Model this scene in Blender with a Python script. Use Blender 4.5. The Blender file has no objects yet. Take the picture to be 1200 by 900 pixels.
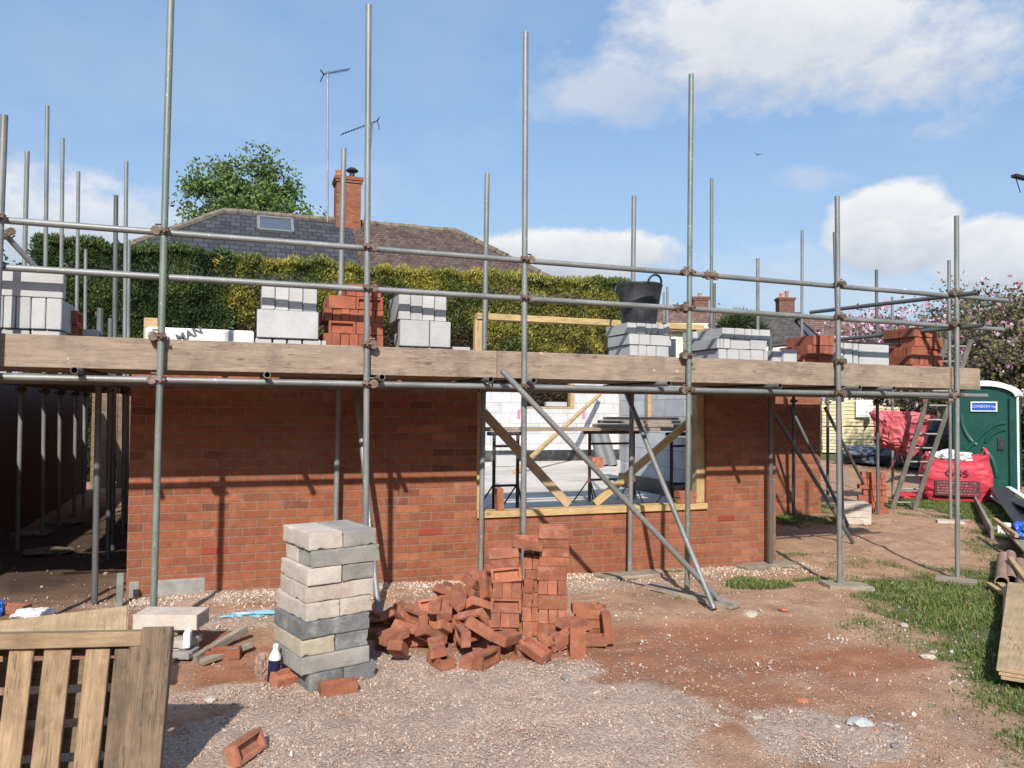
import bpy, bmesh, math, random
from mathutils import Vector, Matrix, noise, Euler
import numpy as np
random.seed(7)
R=math.radians
scene=bpy.context.scene
COL=scene.collection
# ------------------------------------------------------------------ camera
# world: x runs along the front wall (to the right), y into the building, z up; camera at the origin
EYE=1.65
YAW,PITCH,ROLL,FPX=R(19.5),R(1.9),R(0.5),900.0
Fv=Vector((math.sin(YAW)*math.cos(PITCH),math.cos(YAW)*math.cos(PITCH),math.sin(PITCH)))
R0=Vector((math.cos(YAW),-math.sin(YAW),0)); U0=R0.cross(Fv)
Rv=R0*math.cos(ROLL)+U0*math.sin(ROLL); Uv=Rv.cross(Fv)
cam=bpy.data.cameras.new('camera'); camo=bpy.data.objects.new('camera',cam); COL.objects.link(camo)
camo.matrix_world=Matrix(((Rv.x,Uv.x,-Fv.x,0),(Rv.y,Uv.y,-Fv.y,0),(Rv.z,Uv.z,-Fv.z,EYE),(0,0,0,1)))
cam.sensor_width=36; cam.lens=36*FPX/1200; cam.clip_end=3000; cam.clip_start=.05
scene.camera=camo
CAM=Vector((0,0,EYE))
def ray(px,py): return Fv+Rv*((px-600)/FPX)-Uv*((py-450)/FPX)
def at_v(px,py,v):
    r=ray(px,py); return CAM+r*(v/r.y)
def at_d(px,py,d): return CAM+ray(px,py)*d
def at_z(px,py,z):
    r=ray(px,py); return CAM+r*((z-EYE)/r.z)
def proj(p):
    q=Vector(p)-CAM; d=q.dot(Fv); return 600+FPX*q.dot(Rv)/d, 450-FPX*q.dot(Uv)/d, d
GC=[(18,19,.35),(22,25,.45),(13,22,.3),(-.5,7.1,.07),(-3,7,.08),(-3,11,.05),(2.2,7.1,.02),(5.6,7.1,-.03),(7.1,6,-.11),(5.6,6,-.06),(3.6,6,-.02),(8,9.8,.04),(12.5,9.6,.08),(10,9,0),(0,3,0),(3,2.5,0),(0,5,0),(5,4,-.06),(9,5,-.1),(-3,4,0),(14,16,.1),(6,16,.1),(-4,16,.1)]
def gz(u,v):
    s=w=0.
    for a,b,c in GC:
        k=math.exp(-((u-a)**2+(v-b)**2)/3.4)+1e-9; s+=k*c; w+=k
    s/=w
    n=noise.noise(Vector((u*.7,v*.7,3.1)))*.035+noise.noise(Vector((u*2.3,v*2.3,9.)))*.016
    k=max(0,1-math.hypot(u-3,v-8)/40)
    return (s+n)*k
def at_g(px,py):
    z=0.
    for _ in range(12):
        p=at_z(px,py,z); z=gz(p.x,p.y)
    return Vector((p.x,p.y,z))
def facing(p): return -math.atan2(p[0],p[1])
# ------------------------------------------------------------------ materials
def newmat(name):
    m=bpy.data.materials.new(name); m.use_nodes=True; nt=m.node_tree
    return m,nt,nt.nodes['Principled BSDF']
def N(nt,t,**kw):
    n=nt.nodes.new(t)
    for k,v in kw.items():
        if k in n.inputs: 
            s=n.inputs[k]
            if isinstance(v,bpy.types.NodeSocket): nt.links.new(v,s)
            else: s.default_value=v
        else: setattr(n,k,v)
    return n
def L(nt,a,b): nt.links.new(a,b)
def col4(c): return (c[0],c[1],c[2],1)
def ramp(nt,fac,stops):
    n=nt.nodes.new('ShaderNodeValToRGB'); cr=n.color_ramp
    while len(cr.elements)<len(stops): cr.elements.new(.5)
    for e,(p,c) in zip(cr.elements,stops):
        e.position=p; e.color=col4(c) if not isinstance(c,(int,float)) else (c,c,c,1)
    L(nt,fac,n.inputs[0]); return n.outputs[0]
def mixc(nt,f,a,b,mode='MIX'):
    n=nt.nodes.new('ShaderNodeMix'); n.data_type='RGBA'; n.blend_type=mode
    for s,v in ((n.inputs[0],f),(n.inputs[6],a),(n.inputs[7],b)):
        if isinstance(v,bpy.types.NodeSocket): L(nt,v,s)
        elif isinstance(v,(int,float)): s.default_value=v
        else: s.default_value=col4(v)
    return n.outputs[2]
def math_(nt,op,a,b=0.,clamp=False):
    n=nt.nodes.new('ShaderNodeMath'); n.operation=op; n.use_clamp=clamp
    for s,v in zip(n.inputs,(a,b)):
        if isinstance(v,bpy.types.NodeSocket): L(nt,v,s)
        else: s.default_value=v
    return n.outputs[0]
def coords(nt,scale=(1,1,1),rnd=0.,kind='Object'):
    tc=nt.nodes.new('ShaderNodeTexCoord'); mp=nt.nodes.new('ShaderNodeMapping'); mp.inputs['Scale'].default_value=scale
    src=tc.outputs[kind]
    if rnd:
        oi=nt.nodes.new('ShaderNodeObjectInfo'); m=nt.nodes.new('ShaderNodeVectorMath'); m.operation='MULTIPLY_ADD'
        cb=nt.nodes.new('ShaderNodeCombineXYZ')
        for i in range(3): L(nt,math_(nt,'MULTIPLY',oi.outputs['Random'],rnd*(i+1)),cb.inputs[i])
        a=nt.nodes.new('ShaderNodeVectorMath'); a.operation='ADD'; L(nt,src,a.inputs[0]); L(nt,cb.outputs[0],a.inputs[1]); src=a.outputs[0]
    L(nt,src,mp.inputs[0]); return mp.outputs[0]
def noi(nt,vec,scale,detail=4,rough=.55): 
    n=nt.nodes.new('ShaderNodeTexNoise'); n.inputs['Scale'].default_value=scale; n.inputs['Detail'].default_value=detail; n.inputs['Roughness'].default_value=rough
    L(nt,vec,n.inputs['Vector']); return n.outputs['Fac']
def bump(nt,b,h,strength=.3,dist=.01):
    n=nt.nodes.new('ShaderNodeBump'); n.inputs['Strength'].default_value=strength; n.inputs['Distance'].default_value=dist
    L(nt,h,n.inputs['Height']); L(nt,n.outputs[0],b.inputs['Normal'])
def sc(c,k): return tuple(min(1,x*k) for x in c)
def rough_mat(name,base,rough=.85,var=.25,scale=8,fine=60,rnd=10.,rvar=.25,bstr=.35,bdist=.004,metal=0.,tint=None,stretch=(1,1,1),hues=None):
    m,nt,b=newmat(name)
    v=coords(nt,stretch,rnd)
    n1=noi(nt,v,scale,5); n2=noi(nt,v,fine,3,.7)
    c=ramp(nt,n1,[(.3,sc(base,1-var)),(.7,sc(base,1+var))])
    if tint: c=mixc(nt,ramp(nt,noi(nt,v,scale*.6,6,.7),[(.5,0.),(.68,1.)]),c,tint)
    c=mixc(nt,.35,c,ramp(nt,n2,[(.25,(.2,.2,.2)),(.75,(.82,.82,.82))]),'OVERLAY')
    if hues:
        oi=nt.nodes.new('ShaderNodeObjectInfo'); wn=nt.nodes.new('ShaderNodeTexWhiteNoise'); wn.noise_dimensions='1D'; L(nt,oi.outputs['Random'],wn.inputs['W'])
        c=mixc(nt,.55,c,mixc(nt,.6,ramp(nt,wn.outputs['Value'],hues),c,'MIX'))
        c=mixc(nt,ramp(nt,noi(nt,coords(nt,(1,1,1),rnd+4),13,5,.75),[(.52,0.),(.7,.6)]),c,(.42,.25,.175))
    if rvar:
        oi=nt.nodes.new('ShaderNodeObjectInfo')
        hs=nt.nodes.new('ShaderNodeHueSaturation'); L(nt,c,hs.inputs['Color'])
        L(nt,math_(nt,'MULTIPLY_ADD',oi.outputs['Random'],rvar),hs.inputs['Value'])
        hs.inputs['Value'].links[0].from_node.inputs[2].default_value=1-rvar/2
        c=hs.outputs[0]
    L(nt,c,b.inputs['Base Color']); b.inputs['Roughness'].default_value=rough; b.inputs['Metallic'].default_value=metal
    h=math_(nt,'ADD',n1,math_(nt,'MULTIPLY',n2,.6))
    bump(nt,b,h,bstr,bdist)
    return m
def wood(name,base,dark,rough=.75,axis=0,rnd=7.,scale=1.,rvar=.2,knots=True,splat=False):
    m,nt,b=newmat(name)
    s=[16,16,16]; s[axis]=1.7
    v=coords(nt,tuple(x*scale for x in s),rnd)
    w=noi(nt,v,1.6,6,.65)
    s2=[110,110,110]; s2[axis]=5
    v2=coords(nt,tuple(x*scale for x in s2),rnd); f=noi(nt,v2,2,4,.7)
    v3=coords(nt,(1,1,1),rnd); st=noi(nt,v3,4.5,5,.6)
    c=ramp(nt,w,[(.3,dark),(.62,base)])
    c=mixc(nt,.45,c,ramp(nt,f,[(.3,(.22,.2,.18)),(.7,(.75,.75,.75))]),'OVERLAY')
    c=mixc(nt,ramp(nt,st,[(.48,0.),(.72,.75)]),c,sc(dark,.7))
    s5=[26,26,26]; s5[axis]=1.1
    cr_=noi(nt,coords(nt,tuple(x*scale for x in s5),rnd+3),1.3,3,.6)
    crk=ramp(nt,math_(nt,'ABSOLUTE',math_(nt,'SUBTRACT',cr_,.5)),[(.0,1.),(.012,0.)])
    crk=math_(nt,'MULTIPLY',crk,ramp(nt,noi(nt,v3,2.6,3,.5),[(.48,0.),(.56,1.)]))
    c=mixc(nt,math_(nt,'MULTIPLY',crk,.8),c,sc(dark,.3))
    c=mixc(nt,ramp(nt,noi(nt,coords(nt,(1,1,1),rnd+1),18,6,.75),[(.55,0.),(.75,.5)]),c,sc(base,1.35))
    if knots:
        s4=[7,7,7]; s4[axis]=3
        vo=N(nt,'ShaderNodeTexVoronoi',Scale=1.); L(nt,coords(nt,tuple(x*scale for x in s4),rnd),vo.inputs['Vector'])
        k=ramp(nt,vo.outputs['Distance'],[(.05,1.),(.13,0.)])
        c=mixc(nt,math_(nt,'MULTIPLY',k,.75),c,sc(dark,.4))
    if splat: c=mixc(nt,ramp(nt,noi(nt,coords(nt,(1,1,1),rnd+2),9,2,.5),[(.70,0.),(.715,.8)]),c,(.5,.46,.40))
    oi=nt.nodes.new('ShaderNodeObjectInfo'); hs=nt.nodes.new('ShaderNodeHueSaturation'); L(nt,c,hs.inputs['Color'])
    mm=nt.nodes.new('ShaderNodeMath'); mm.operation='MULTIPLY_ADD'; L(nt,oi.outputs['Random'],mm.inputs[0]); mm.inputs[1].default_value=rvar; mm.inputs[2].default_value=1-rvar/2
    L(nt,mm.outputs[0],hs.inputs['Value'])
    L(nt,hs.outputs[0],b.inputs['Base Color']); b.inputs['Roughness'].default_value=rough
    bump(nt,b,math_(nt,'SUBTRACT',math_(nt,'ADD',w,f),crk),.5,.004)
    return m
def tube_mat(name,base,metal=.55,tint=(.22,.3,.26),rust=.62):
    m,nt,b=newmat(name)
    v=coords(nt,(1,1,.35),9.); n1=noi(nt,v,7,6,.65); n2=noi(nt,coords(nt,(1,1,1),5.),45,4,.7); n3=noi(nt,coords(nt,(1,1,.5),13.),3.2,6,.7)
    c=ramp(nt,n1,[(.3,sc(base,.72)),(.7,sc(base,1.2))])
    c=mixc(nt,ramp(nt,n3,[(.5,0.),(.66,.55)]),c,tint)
    c=mixc(nt,ramp(nt,n2,[(rust,0.),(rust+.09,.8)]),c,(.62,.62,.58))
    c=mixc(nt,ramp(nt,noi(nt,coords(nt,(1,1,1),21.),11,5,.7),[(.64,0.),(.74,.8)]),c,(.16,.08,.045))
    L(nt,c,b.inputs['Base Color']); b.inputs['Metallic'].default_value=metal
    L(nt,ramp(nt,n1,[(.3,.42),(.7,.62)]),b.inputs['Roughness'])
    bump(nt,b,math_(nt,'ADD',n1,n2),.15,.002)
    return m
def brick_wall_mat():
    m,nt,b=newmat('wall_brick_mat')
    tc=nt.nodes.new('ShaderNodeTexCoord'); sp=nt.nodes.new('ShaderNodeSeparateXYZ'); L(nt,tc.outputs['Object'],sp.inputs[0])
    cb=nt.nodes.new('ShaderNodeCombineXYZ')
    L(nt,math_(nt,'ADD',sp.outputs[0],sp.outputs[1]),cb.inputs[0]); L(nt,sp.outputs[2],cb.inputs[1])
    v0=cb.outputs[0]
    # slight wander of the joints
    wn=nt.nodes.new('ShaderNodeTexNoise'); wn.inputs['Scale'].default_value=9; wn.inputs['Detail'].default_value=3; L(nt,tc.outputs['Object'],wn.inputs['Vector'])
    vm=nt.nodes.new('ShaderNodeVectorMath'); vm.operation='MULTIPLY_ADD'; L(nt,wn.outputs['Color'],vm.inputs[0]); vm.inputs[1].default_value=(.012,.009,0); L(nt,v0,vm.inputs[2])
    v=vm.outputs[0]
    def br(c1,c2,mo,bias=0.,sz=.0068,sm=.3,width=.225,off=.5):
        n=nt.nodes.new('ShaderNodeTexBrick'); L(nt,v,n.inputs['Vector'])
        n.inputs['Scale'].default_value=1; n.inputs['Brick Width'].default_value=width; n.inputs['Row Height'].default_value=.075
        n.inputs['Mortar Size'].default_value=sz; n.inputs['Mortar Smooth'].default_value=sm; n.inputs['Bias'].default_value=bias
        n.offset=off; n.squash=1
        n.inputs['Color1'].default_value=col4(c1); n.inputs['Color2'].default_value=col4(c2); n.inputs['Mortar'].default_value=col4(mo); return n
    b1=br((0,0,0),(1,1,1),(.5,.5,.5))
    tone=ramp(nt,b1.outputs['Color'],[(0.,(.15,.05,.032)),(.06,(.205,.064,.030)),(.4,(.26,.082,.036)),(.6,(.225,.068,.032)),(.85,(.27,.090,.042)),(1.,(.33,.118,.058))])
    n1=noi(nt,tc.outputs['Object'],14,6,.7); n2=noi(nt,tc.outputs['Object'],90,3,.7); n3=noi(nt,tc.outputs['Object'],1.3,5,.6)
    c=mixc(nt,.5,tone,ramp(nt,n1,[(.3,(.28,.26,.25)),(.7,(.72,.72,.72))]),'OVERLAY')
    c=mixc(nt,.35,c,ramp(nt,n2,[(.3,(.3,.3,.3)),(.7,(.72,.72,.72))]),'OVERLAY')
    c=mixc(nt,ramp(nt,noi(nt,tc.outputs['Object'],26,5,.75),[(.56,0.),(.72,.35)]),c,(.44,.23,.14))
    mort=ramp(nt,n1,[(.3,(.18,.11,.075)),(.7,(.29,.19,.135))])
    fac=b1.outputs['Fac']
    c=mixc(nt,math_(nt,'MULTIPLY',fac,ramp(nt,n3,[(.3,.55),(.6,.95)])),c,mort)
    c=mixc(nt,ramp(nt,n3,[(.45,0.),(.7,.3)]),c,(.30,.13,.075))
    c=mixc(nt,ramp(nt,noi(nt,tc.outputs['Object'],3.1,6,.75),[(.6,0.),(.78,.35)]),c,(.46,.33,.26))
    L(nt,c,b.inputs['Base Color']); b.inputs['Roughness'].default_value=.9
    h=math_(nt,'ADD',math_(nt,'MULTIPLY',math_(nt,'SUBTRACT',1.,fac),1.),math_(nt,'MULTIPLY',n1,.35))
    h=math_(nt,'ADD',h,math_(nt,'MULTIPLY',b1.outputs['Color'],.25))
    h=math_(nt,'ADD',h,math_(nt,'MULTIPLY',n2,.12))
    bump(nt,b,h,.9,.007)
    return m
def block_wall_mat(name,base,mortar,w=.45,hh=.225,sz=.005,bd=.003,var=.12,roff=.5):
    m,nt,b=newmat(name)
    tc=nt.nodes.new('ShaderNodeTexCoord'); sp=nt.nodes.new('ShaderNodeSeparateXYZ'); L(nt,tc.outputs['Object'],sp.inputs[0])
    cb=nt.nodes.new('ShaderNodeCombineXYZ'); L(nt,math_(nt,'ADD',sp.outputs[0],sp.outputs[1]),cb.inputs[0]); L(nt,sp.outputs[2],cb.inputs[1])
    n=nt.nodes.new('ShaderNodeTexBrick'); L(nt,cb.outputs[0],n.inputs['Vector']); n.offset=roff
    n.inputs['Scale'].default_value=1; n.inputs['Brick Width'].default_value=w; n.inputs['Row Height'].default_value=hh; n.inputs['Mortar Size'].default_value=sz; n.inputs['Mortar Smooth'].default_value=.2
    n.inputs['Color1'].default_value=col4(sc(base,1-var)); n.inputs['Color2'].default_value=col4(sc(base,1+var)); n.inputs['Mortar'].default_value=col4(mortar)
    n1=noi(nt,tc.outputs['Object'],5,6,.65)
    c=mixc(nt,.4,n.outputs['Color'],ramp(nt,n1,[(.3,(.32,.32,.32)),(.7,(.68,.68,.68))]),'OVERLAY')
    L(nt,c,b.inputs['Base Color']); b.inputs['Roughness'].default_value=.9
    bump(nt,b,math_(nt,'ADD',math_(nt,'SUBTRACT',1.,n.outputs['Fac']),math_(nt,'MULTIPLY',noi(nt,tc.outputs['Object'],50,3),.3)),.6,bd)
    return m
def plain(name,base,rough=.5,metal=0.,rvar=0.,bstr=.05): return rough_mat(name,base,rough,.08,6,40,5.,rvar,bstr,.002,metal)
def attr_mat(name,rough=.8,transl=0.,spec=.3,bstr=0.):
    m,nt,b=newmat(name)
    a=nt.nodes.new('ShaderNodeAttribute'); a.attribute_name='Col'
    L(nt,a.outputs['Color'],b.inputs['Base Color']); b.inputs['Roughness'].default_value=rough; b.inputs['Specular IOR Level'].default_value=spec
    if transl:
        t=nt.nodes.new('ShaderNodeBsdfTranslucent'); L(nt,a.outputs['Color'],t.inputs[0]); mx=nt.nodes.new('ShaderNodeMixShader'); mx.inputs[0].default_value=transl
        L(nt,b.outputs[0],mx.inputs[1]); L(nt,t.outputs[0],mx.inputs[2]); L(nt,mx.outputs[0],nt.nodes['Material Output'].inputs[0])
    return m
M={}
M['tube']=tube_mat('galvanised_tube',(.235,.24,.235),.35,(.17,.20,.17))
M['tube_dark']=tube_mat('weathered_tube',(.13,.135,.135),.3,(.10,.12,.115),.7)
M['tube_green']=tube_mat('green_stained_tube',(.20,.225,.195),.3,(.12,.24,.19),.62)
M['coupler']=rough_mat('rusty_coupler',(.17,.115,.085),.65,.5,30,120,3.,.4,.4,.003,.5,(.3,.29,.27))
M['hole']=plain('tube_inside',(.05,.045,.04),.9)
M['board']=wood('scaffold_board_wood',(.335,.255,.19),(.22,.165,.125),.85,0,7.,1.,.12,True,True)
M['board_dirty']=wood('dirty_board_wood',(.24,.18,.13),(.13,.10,.075),.9)
M['sole']=wood('sole_board_wood',(.36,.30,.235),(.20,.17,.13),.9)
M['pine']=wood('new_pine',(.52,.37,.18),(.40,.27,.12),.65,0,5.,1.,.15)
M['pine_grey']=wood('weathered_pine',(.50,.36,.22),(.34,.24,.15),.8,0,5.,1.,.2)
M['pallet']=wood('pallet_slat_wood',(.36,.25,.145),(.21,.14,.08),.8,0,6.,1.,.18)
M['pallet_dark']=wood('pallet_rail_wood',(.225,.155,.10),(.12,.085,.055),.85,0,6.,1.,.2)
M['ply']=wood('plywood_sheet_wood',(.46,.33,.19),(.36,.25,.14),.7,1,5.,.5,.1,False)
M['ply_edge']=wood('plywood_edge',(.5,.25,.1),(.38,.18,.08),.8,1)
M['brickwall']=brick_wall_mat()
M['brick']=rough_mat('loose_brick',(.31,.108,.055),.92,.34,11,120,20.,.5,.9,.005,0,(.22,.08,.052),hues=[(0.,(.18,.05,.03)),(.3,(.30,.095,.05)),(.6,(.40,.155,.085)),(.85,(.36,.17,.115)),(1.,(.24,.075,.045))])
M['brickdeck']=rough_mat('stacked_brick',(.31,.10,.055),.9,.25,9,110,20.,.35,.5,.004,0,(.30,.08,.05))
M['airbrick']=plain('terracotta_vent',(.27,.045,.025),.7)
M['block_pale']=rough_mat('pale_dense_block',(.48,.42,.36),.95,.12,7,150,20.,.18,.8,.005,0,(.38,.29,.225))
M['block_grey']=rough_mat('grey_dense_block',(.285,.265,.235),.95,.2,8,150,20.,.25,.9,.006,0,(.22,.22,.21))
M['block_dark']=rough_mat('dark_damp_block',(.15,.152,.15),.95,.25,8,150,20.,.3,.9,.006,0,(.30,.29,.27))
M['block_buff']=rough_mat('buff_block',(.43,.385,.295),.95,.15,8,150,20.,.1,.8,.005,0,(.36,.27,.16))
M['aircrete']=rough_mat('aircrete_block',(.43,.433,.434),.9,.07,5,160,20.,.14,.4,.002,0,(.37,.37,.37))
M['foundation']=rough_mat('foundation_block',(.28,.27,.25),.95,.25,9,120,20.,.2,.7,.004)
M['blockwall']=block_wall_mat('inner_block_wall',(.50,.51,.52),(.30,.22,.18))
M['dpm']=rough_mat('black_membrane',(.025,.027,.03),.5,.4,6,40,5.,.1,.6,.01,0,(.09,.09,.095))
M['slate']=block_wall_mat('grey_slates',(.075,.078,.095),(.03,.03,.035),.3,.2,.006,.006,.25)
M['tileroof']=None
M['white']=plain('white_plastic',(.78,.78,.77),.45)
M['greenplastic']=rough_mat('dark_green_plastic',(.010,.072,.055),.42,.15,3,30,5.,0,.15,.002)
M['blue']=plain('blue_plastic',(.02,.10,.45),.4)
M['navy']=plain('navy_plastic',(.01,.015,.05),.4)
M['rubber']=rough_mat('black_rubber',(.022,.024,.03),.55,.4,8,60,3.,0,.25,.003,0,(.06,.062,.07))
M['alu']=rough_mat('dull_aluminium',(.23,.22,.195),.5,.25,6,60,3.,.1,.2,.002,.35,(.22,.2,.17))
M['rust']=rough_mat('rusty_trestle_steel',(.16,.085,.06),.75,.4,12,80,3.,.3,.4,.003,.3,(.2,.19,.18))
M['shadesteel']=rough_mat('shade_toned_trestle_steel',(.05,.035,.032),.7,.4,12,80,3.,.3,.4,.003,.3)  # darker copy of the trestle steel: indoor shade put into the colour
M['bagred']=rough_mat('red_woven_bag',(.50,.035,.06),.6,.12,5,170,3.,0,.35,.004,0,(.5,.03,.05))
M['bagfaded']=rough_mat('faded_red_bag',(.46,.085,.10),.6,.12,5,170,3.,0,.35,.004,0,(.5,.13,.14))
M['ink']=plain('black_print',(.035,.02,.022),.7)
M['bagpanel']=rough_mat('printed_panel',(.07,.03,.03),.7,.4,14,60,3.,0,.2,.002)
M['tarp']=rough_mat('blue_grey_tarp',(.09,.115,.15),.5,.4,5,40,3.,.2,.3,.01)
M['foil']=rough_mat('white_insulation_wrap',(.80,.80,.80),.4,.08,6,40,3.,0,.5,.006)
M['foilgrey']=plain('silver_tape',(.55,.56,.56),.3,.3)
M['slab']=None
M['clay']=rough_mat('clay_pipe',(.30,.185,.135),.65,.2,4,50,6.,.2,.2,.003,0,(.22,.14,.11))
M['blackboard']=rough_mat('black_fascia',(.03,.028,.03),.45,.4,5,60,5.,.3,.2,.002,0,(.07,.065,.07))
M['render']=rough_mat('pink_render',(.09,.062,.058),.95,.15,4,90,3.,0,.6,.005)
M['cream']=rough_mat('cream_render',(.70,.66,.50),.9,.06,2,40,3.,.1,.2,.003)
M['yellowpack']=rough_mat('pale_yellow_timber',(.62,.54,.34),.8,.14,3,40,6.,.15,.3,.004,stretch=(1,1,5))
M['glass']=plain('dark_glass',(.05,.06,.075),.08,.0)
M['skyglass']=plain('skylight_glass',(.07,.085,.11),.12)
M['lead']=plain('lead_grey',(.16,.165,.17),.6)
M['stonecap']=rough_mat('lichen_ridge_tile',(.15,.125,.10),.95,.4,5,50,3.,.2,.7,.01,0,(.22,.19,.10))
M['leaf']=attr_mat('leaf',.6,.3)
M['needle']=attr_mat('conifer_foliage',.7,.2)
M['petal']=attr_mat('petal',.6,.35)
M['grass']=attr_mat('grass_blade',.7,.25)
M['stone']=attr_mat('stone_chip',.9)
M['bark']=rough_mat('bark',(.13,.10,.075),.95,.35,6,50,5.,.2,.9,.02,stretch=(1,1,.3))
M['potred']=rough_mat('terracotta_pot',(.42,.14,.075),.85,.2,6,40,3.,.2,.3,.004)
M['rag']=rough_mat('pale_blue_rag',(.20,.42,.55),.8,.3,14,60,3.,.1,.4,.004,0,(.6,.65,.66))
M['sheet']=rough_mat('crumpled_white_sheet',(.62,.62,.63),.6,.12,9,60,3.,.1,.5,.006)
def roof_mat(name,base,tint,row=.1,wid=.17):
    m,nt,b=newmat(name)
    tc=nt.nodes.new('ShaderNodeTexCoord'); sp=nt.nodes.new('ShaderNodeSeparateXYZ'); L(nt,tc.outputs['Object'],sp.inputs[0])
    cb=nt.nodes.new('ShaderNodeCombineXYZ'); L(nt,sp.outputs[0],cb.inputs[0]); L(nt,math_(nt,'MULTIPLY',sp.outputs[2],1.),cb.inputs[1])
    n=nt.nodes.new('ShaderNodeTexBrick'); L(nt,cb.outputs[0],n.inputs['Vector'])
    n.inputs['Scale'].default_value=1; n.inputs['Brick Width'].default_value=wid; n.inputs['Row Height'].default_value=row; n.inputs['Mortar Size'].default_value=row*.09; n.inputs['Mortar Smooth'].default_value=.6
    n.inputs['Color1'].default_value=col4(sc(base,.6)); n.inputs['Color2'].default_value=col4(sc(base,1.35)); n.inputs['Mortar'].default_value=col4(sc(base,.3))
    n1=noi(nt,tc.outputs['Object'],2.2,7,.7)
    c=mixc(nt,ramp(nt,n1,[(.52,0.),(.66,.7)]),n.outputs['Color'],tint)
    L(nt,c,b.inputs['Base Color']); b.inputs['Roughness'].default_value=.9
    bump(nt,b,math_(nt,'ADD',math_(nt,'SUBTRACT',1.,n.outputs['Fac']),math_(nt,'MULTIPLY',n1,.6)),.9,.03)
    return m
M['oldtile']=roof_mat('old_plain_tiles',(.095,.06,.052),(.13,.12,.08))
M['slate']=roof_mat('grey_slates',(.042,.043,.053),(.05,.052,.062),.17,.3)
M['redtile']=roof_mat('brown_concrete_tiles',(.17,.095,.075),(.20,.13,.10),.16,.33)
M['darktile']=roof_mat('dark_concrete_tiles',(.075,.065,.06),(.10,.09,.08),.16,.33)
def chimney_mat():
    m=brick_wall_mat(); m.name='chimney_brick'; return m
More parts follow.
